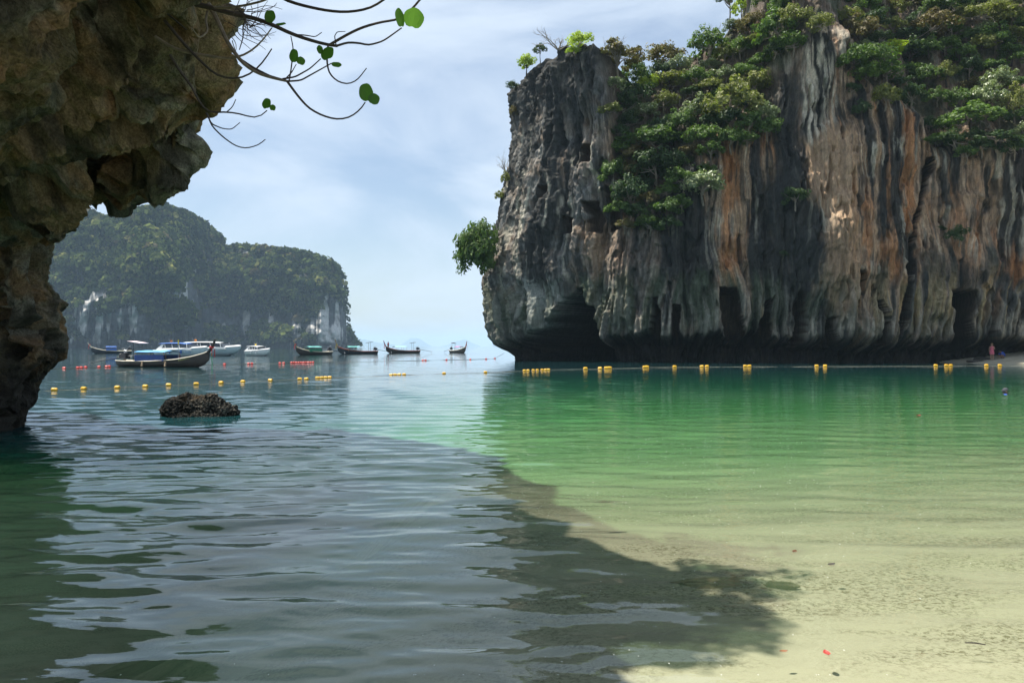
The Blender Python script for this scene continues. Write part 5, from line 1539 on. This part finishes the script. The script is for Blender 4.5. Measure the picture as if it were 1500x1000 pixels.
# ------------------------------------------------------------------ branches hanging from the overhang
M_BR = simple_mat("branch_bark", (.060, .048, .042), .85, .3, 14)
M_BRG = simple_mat("branch_bark_grey", (.20, .165, .125), .85, .3, 14)
M_BIGLEAF = leaf_mat("broad_leaf", [(.045, .11, .025), (.075, .16, .034), (.11, .20, .045)], .6, .45, .4)
def build_branches():
    def z6(pts): return [(280+a/3.75, b/3.75) for a, b in pts]
    def smooth(c, n):
        c = np.array(c, float); L_ = np.r_[0, np.cumsum(np.hypot(*np.diff(c, axis=0).T))]; q = np.linspace(0, L_[-1], n)
        out = []
        for k in range(2):
            v = np.interp(q, L_, c[:, k]); vv = np.r_[v[0], (v[:-2]+2*v[1:-1]+v[2:])/4, v[-1]]; out.append(vv)
        return np.stack(out, -1)
    Yr = 10.4
    root = empty('hanging_branches', P(300, 10, 10.9))
    base = Vector(root.location)
    rr = random.Random(9)
    def br(pts, r0, r1, mat=M_BR, y0=Yr, y1=Yr-.5, name='branch', n=18, conv=True):
        c = smooth(z6(pts) if conv else pts, n)
        w = [Vector(P(a, b, y0+(y1-y0)*i/(n-1)))-base for i, (a, b) in enumerate(c)]
        mb = MB(); mb.tube(w, [r0+(r1-r0)*i/(n-1) for i in range(n)], 7); return mb.build(name, mat, root, True)
    br([(20, 20), (75, 30), (230, 75), (330, 92), (440, 130), (540, 180), (640, 215), (750, 245), (800, 250)], .034, .018)
    br([(755, 246), (850, 190), (930, 150), (1040, 118), (1140, 105), (1210, 50), (1275, -30)], .018, .013, y0=Yr-.5, y1=Yr-.8)
    br([(795, 250), (860, 230), (930, 235), (970, 247), (1050, 225), (1100, 190), (1155, 150)], .015, .008, y0=Yr-.5, y1=Yr-.8)
    br([(420, -60), (520, 0), (620, 30), (740, 55), (840, 65), (930, 55), (1000, 35), (1090, -30)], .022, .014)
    br([(90, 20), (110, 50), (150, 130), (190, 220), (230, 280), (280, 345), (360, 400), (440, 425), (530, 445)], .034, .015, M_BRG)
    br([(527, 447), (580, 520), (640, 590), (720, 635), (800, 655), (870, 645), (930, 600), (955, 560)], .016, .008, y0=Yr-.5, y1=Yr-.7)
    br([(525, 445), (600, 440), (680, 395), (770, 345)], .012, .007, y0=Yr-.5, y1=Yr-.6)
    br([(500, 432), (570, 420), (650, 375), (710, 320)], .012, .007, y0=Yr-.45, y1=Yr-.6)
    br([(515, 432), (550, 395), (575, 350)], .009, .005, y0=Yr-.5, y1=Yr-.55)
    br([(535, 445), (545, 390), (552, 330), (558, 260), (545, 195)], .010, .006, y0=Yr-.5, y1=Yr-.55)
    br([(-200, 200), (-100, 265), (0, 290), (60, 300), (180, 320), (240, 318), (320, 285), (390, 220), (440, 150)], .026, .008, M_BRG, y0=Yr, y1=Yr-.3)
    br([(-150, 110), (-60, 220), (0, 285), (60, 345), (130, 410), (200, 430), (270, 430), (340, 395), (400, 330), (440, 265)], .022, .008, M_BR, y0=Yr, y1=Yr-.4)
    br([(-120, 300), (-60, 400), (0, 470), (40, 560), (90, 618), (190, 612), (280, 625), (340, 650), (390, 635), (415, 605)], .018, .007, M_BR, y0=Yr, y1=Yr-.3)
    br([(85, 620), (110, 690), (170, 750), (240, 800), (300, 815), (370, 795), (405, 765)], .011, .006)
    br([(80, 620), (110, 680), (170, 705), (220, 710), (265, 672)], .010, .005)
    br([(195, 612), (225, 585), (242, 545)], .008, .005, n=8)
    br([(750, 248), (742, 330), (755, 400), (800, 445), (860, 462), (910, 440), (962, 372)], .013, .006, y0=Yr-.5, y1=Yr-.7)
    br([(565, 187), (620, 190), (680, 200), (715, 175)], .009, .005, y0=Yr-.35, y1=Yr-.45)
    br([(795, 250), (785, 195), (800, 172), (845, 170)], .008, .004, y0=Yr-.5, y1=Yr-.6)
    br([(255, 315), (340, 370), (430, 415), (530, 443)], .016, .010)
    br([(60, 35), (120, 40), (200, 40), (300, 25), (400, 0), (450, -30)], .020, .012, M_BRG)
    br([(300, 90), (280, 150), (283, 200), (262, 270)], .010, .006)
    br([(-220, 20), (-150, 60), (-90, 110), (-30, 160)], .014, .008, M_BR)
    br([(85, 60), (75, 110), (90, 170), (40, 210), (0, 150)], .016, .008, M_BRG, n=14)
    # fine dry twigs in a tangle by the rock
    for k in range(30):
        a0 = rr.uniform(200, 330); b0 = rr.uniform(40, 230); pts = [(a0, b0)]; ang = rr.uniform(-1.0, 1.3)
        for i in range(5):
            ang += rr.uniform(-.5, .5); a0 += rr.uniform(22, 48)*math.cos(ang); b0 += rr.uniform(22, 48)*math.sin(ang); pts.append((a0, b0))
        br(pts, .006, .0025, M_BR, y0=Yr-.1+rr.uniform(-.2, .2), y1=Yr-.1+rr.uniform(-.3, .3), name='twig', n=8)
    # broad round leaves
    for i, (a, b, w, h, yo, rot) in enumerate([(1222, 97, 56, 54, -.85, .2), (1145, 95, 24, 56, -.82, -.2), (430, 88, 30, 38, -.3, .1), (490, 130, 32, 9, -.3, 0), (562, 305, 27, 38, -.55, .1), (600, 332, 25, 22, -.56, .4),
                                   (748, 292, 42, 42, -.62, -.3), (706, 270, 18, 26, -.6, -.4), (797, 353, 28, 15, -.62, .1), (960, 507, 40, 50, -.72, -.1), (1003, 543, 31, 32, -.74, .5), (412, 568, 26, 34, -.3, -.1), (446, 590, 18, 17, -.31, .2)]):
        Y = Yr+yo; c = Vector(P(280+a/3.75, b/3.75, Y)); sx = w/3.75/F*Y; sz = h/3.75/F*Y
        V = [(0, 0, 0)]; n = 20
        for ring, q in ((1, .55), (2, 1.0)):
            for k in range(n):
                t = 2*math.pi*k/n
                notch = 1-.16*math.exp(-((t-4.71)/.28)**2)*(ring == 2)
                wob = 1+.03*math.sin(5*t+i)
                x = q*math.cos(t)*notch*wob; z = q*math.sin(t)*notch*wob
                V.append((x*sx, -.10*sx*abs(x)**1.3+.05*sx*math.sin(3*x+i), z*sz))
        Fs = [(0, 1+k, 1+(k+1) % n) for k in range(n)]+[(1+k, 1+n+k, 1+n+(k+1) % n, 1+(k+1) % n) for k in range(n)]
        mb = MB(); mb.add(V, Fs); o = mb.build('leaf', M_BIGLEAF, root, True)
        o.location = c-base; o.rotation_euler = (rr.uniform(-.35, .35), rot, rr.uniform(-.35, .35))
    # unseen leaf crowns added on the rim above to dapple the shadow below
    for k, (x, y, z, r) in enumerate([(-1.9, 7.6, 8.5, .9), (-2.6, 6.6, 8.6, 1.0), (-1.7, 6.5, 7.6, .7)]):
        o = link('foliage', CROWNS[k % 3][0], None, root); o.location = Vector((x, y, z))-base; o.scale = (r, r, r*.7)
    tag(root, "bare curling branches with a few broad round leaves hanging off the rock overhang", 'branches')
build_branches()

# ------------------------------------------------------------------ things lying in and on the shallows
M_DEADR = simple_mat("red_leaf", (.42, .05, .035), .5, .25, 30)
M_DEADB = simple_mat("brown_leaf", (.24, .10, .035), .6, .25, 30)
M_STICK = simple_mat("wet_stick", (.035, .026, .02), .6, .3, 20)
def floating_leaf(px, py, L, w, rz, mat, label):
    p = onwater(px, py); V = []; n = 9
    for i in range(n):
        t = i/(n-1); ww = w*math.sin(math.pi*t)**.8+.0008
        for s_ in (-1, 0, 1): V.append(((t-.5)*L, s_*ww, .006+.25*w*abs(s_)+.25*L*(t-.5)**2))
    mb = MB(); mb.add(V, [(i*3+k, i*3+k+1, (i+1)*3+k+1, (i+1)*3+k) for i in range(n-1) for k in range(2)])
    o = mb.build('fallen_leaf', mat, None, True); o.location = p; o.rotation_euler = (0, 0, rz); tag(o, label, 'leaf')
floating_leaf(1210, 957, .075, .018, 1.5, M_DEADR, "small curled red leaf floating over the pale sand")
floating_leaf(1217, 827, .07, .022, .4, M_STICK, "dark brown leaf floating over the pale sand beyond the red one")
floating_leaf(1163, 808, .07, .02, 1.0, M_DEADB, "rust-brown leaf floating where sand turns green")
floating_leaf(1345, 609, .16, .05, .6, M_DEADR, "reddish leaf drifting on the deep green water towards the swimmer")
floating_leaf(1147, 954, .05, .014, .2, M_DEADB, "tiny brown leaf left of the curled red leaf")
p = onwater(1427, 942); mb = MB(); mb.tube([(-.05, .015, .004), (0, 0, .008), (.05, -.016, .004)], [.003, .0045, .003], 6); o = mb.build('stick', M_STICK, None, True); o.location = p
tag(o, "short dark stick floating over the pale sand", 'stick')
def sunk(px, py, s, rz, label, seed, col):
    p = onwater(px, py); zz = -float(depth(p[0], p[1]))
    k = (CAM_H-zz)/CAM_H; x, y = p[0]*k, p[1]*k; zz = -float(depth(x, y))
    mb = MB(); prof = [(max(.03, math.sin(math.pi*i/10)), -math.cos(math.pi*i/10)) for i in range(11)]; mb.lathe((0, 0, 0), prof, 18)
    V = np.array(mb.v); n = fbm(V[:, 0]*1.6+seed, V[:, 1]*1.6, V[:, 2]*1.6, 3); V *= (1+.4*n)[:, None]; V *= np.array(s); mb.v = [tuple(v) for v in V]
    o = mb.build('sunken_stone', simple_mat("sunken_stone_%d" % seed, col, .9, .4, 14, bump=.5), None, True); o.location = (x, y, zz+s[2]*.15); o.rotation_euler = (0, 0, rz); tag(o, label, 'stone')
sunk(1147, 861, (.13, .035, .03), -.35, "narrow dark sunken stone in the clear shallows", 21, (.17, .15, .09))
sunk(1048, 850, (.36, .16, .035), .05, "flat pale brown sunken slab left of the narrow dark stone", 22, (.30, .25, .14))
# flecks of foam and leaf crumbs
r_ = np.random.default_rng(12); V = []; n = 420
pxs_ = r_.normal(950, 260, n); pys_ = np.clip(r_.exponential(110, n)+640, 640, 990)
for a, b in zip(pxs_, pys_):
    q = onwater(a, b); s_ = r_.uniform(.004, .011)*(q[1]/8)**.7; t = r_.uniform(0, 3.1)
    c, s2 = math.cos(t)*s_, math.sin(t)*s_
    z = .012
    V += [(q[0]-c, q[1]-s2, z), (q[0]+s2*.6, q[1]-c*.6, z+.003), (q[0]+c, q[1]+s2, z), (q[0]-s2*.6, q[1]+c*.6, z+.003)]
me = mesh_from("foam_flecks", np.array(V), np.arange(len(V)).reshape(-1, 4))
fo = link("foam_flecks", me, simple_mat("foam", (.72, .72, .66), .8, .1, 5)); fo['kind'] = 'stuff'
tag(fo, "scattered white foam flecks floating on the shallow water", 'foam')
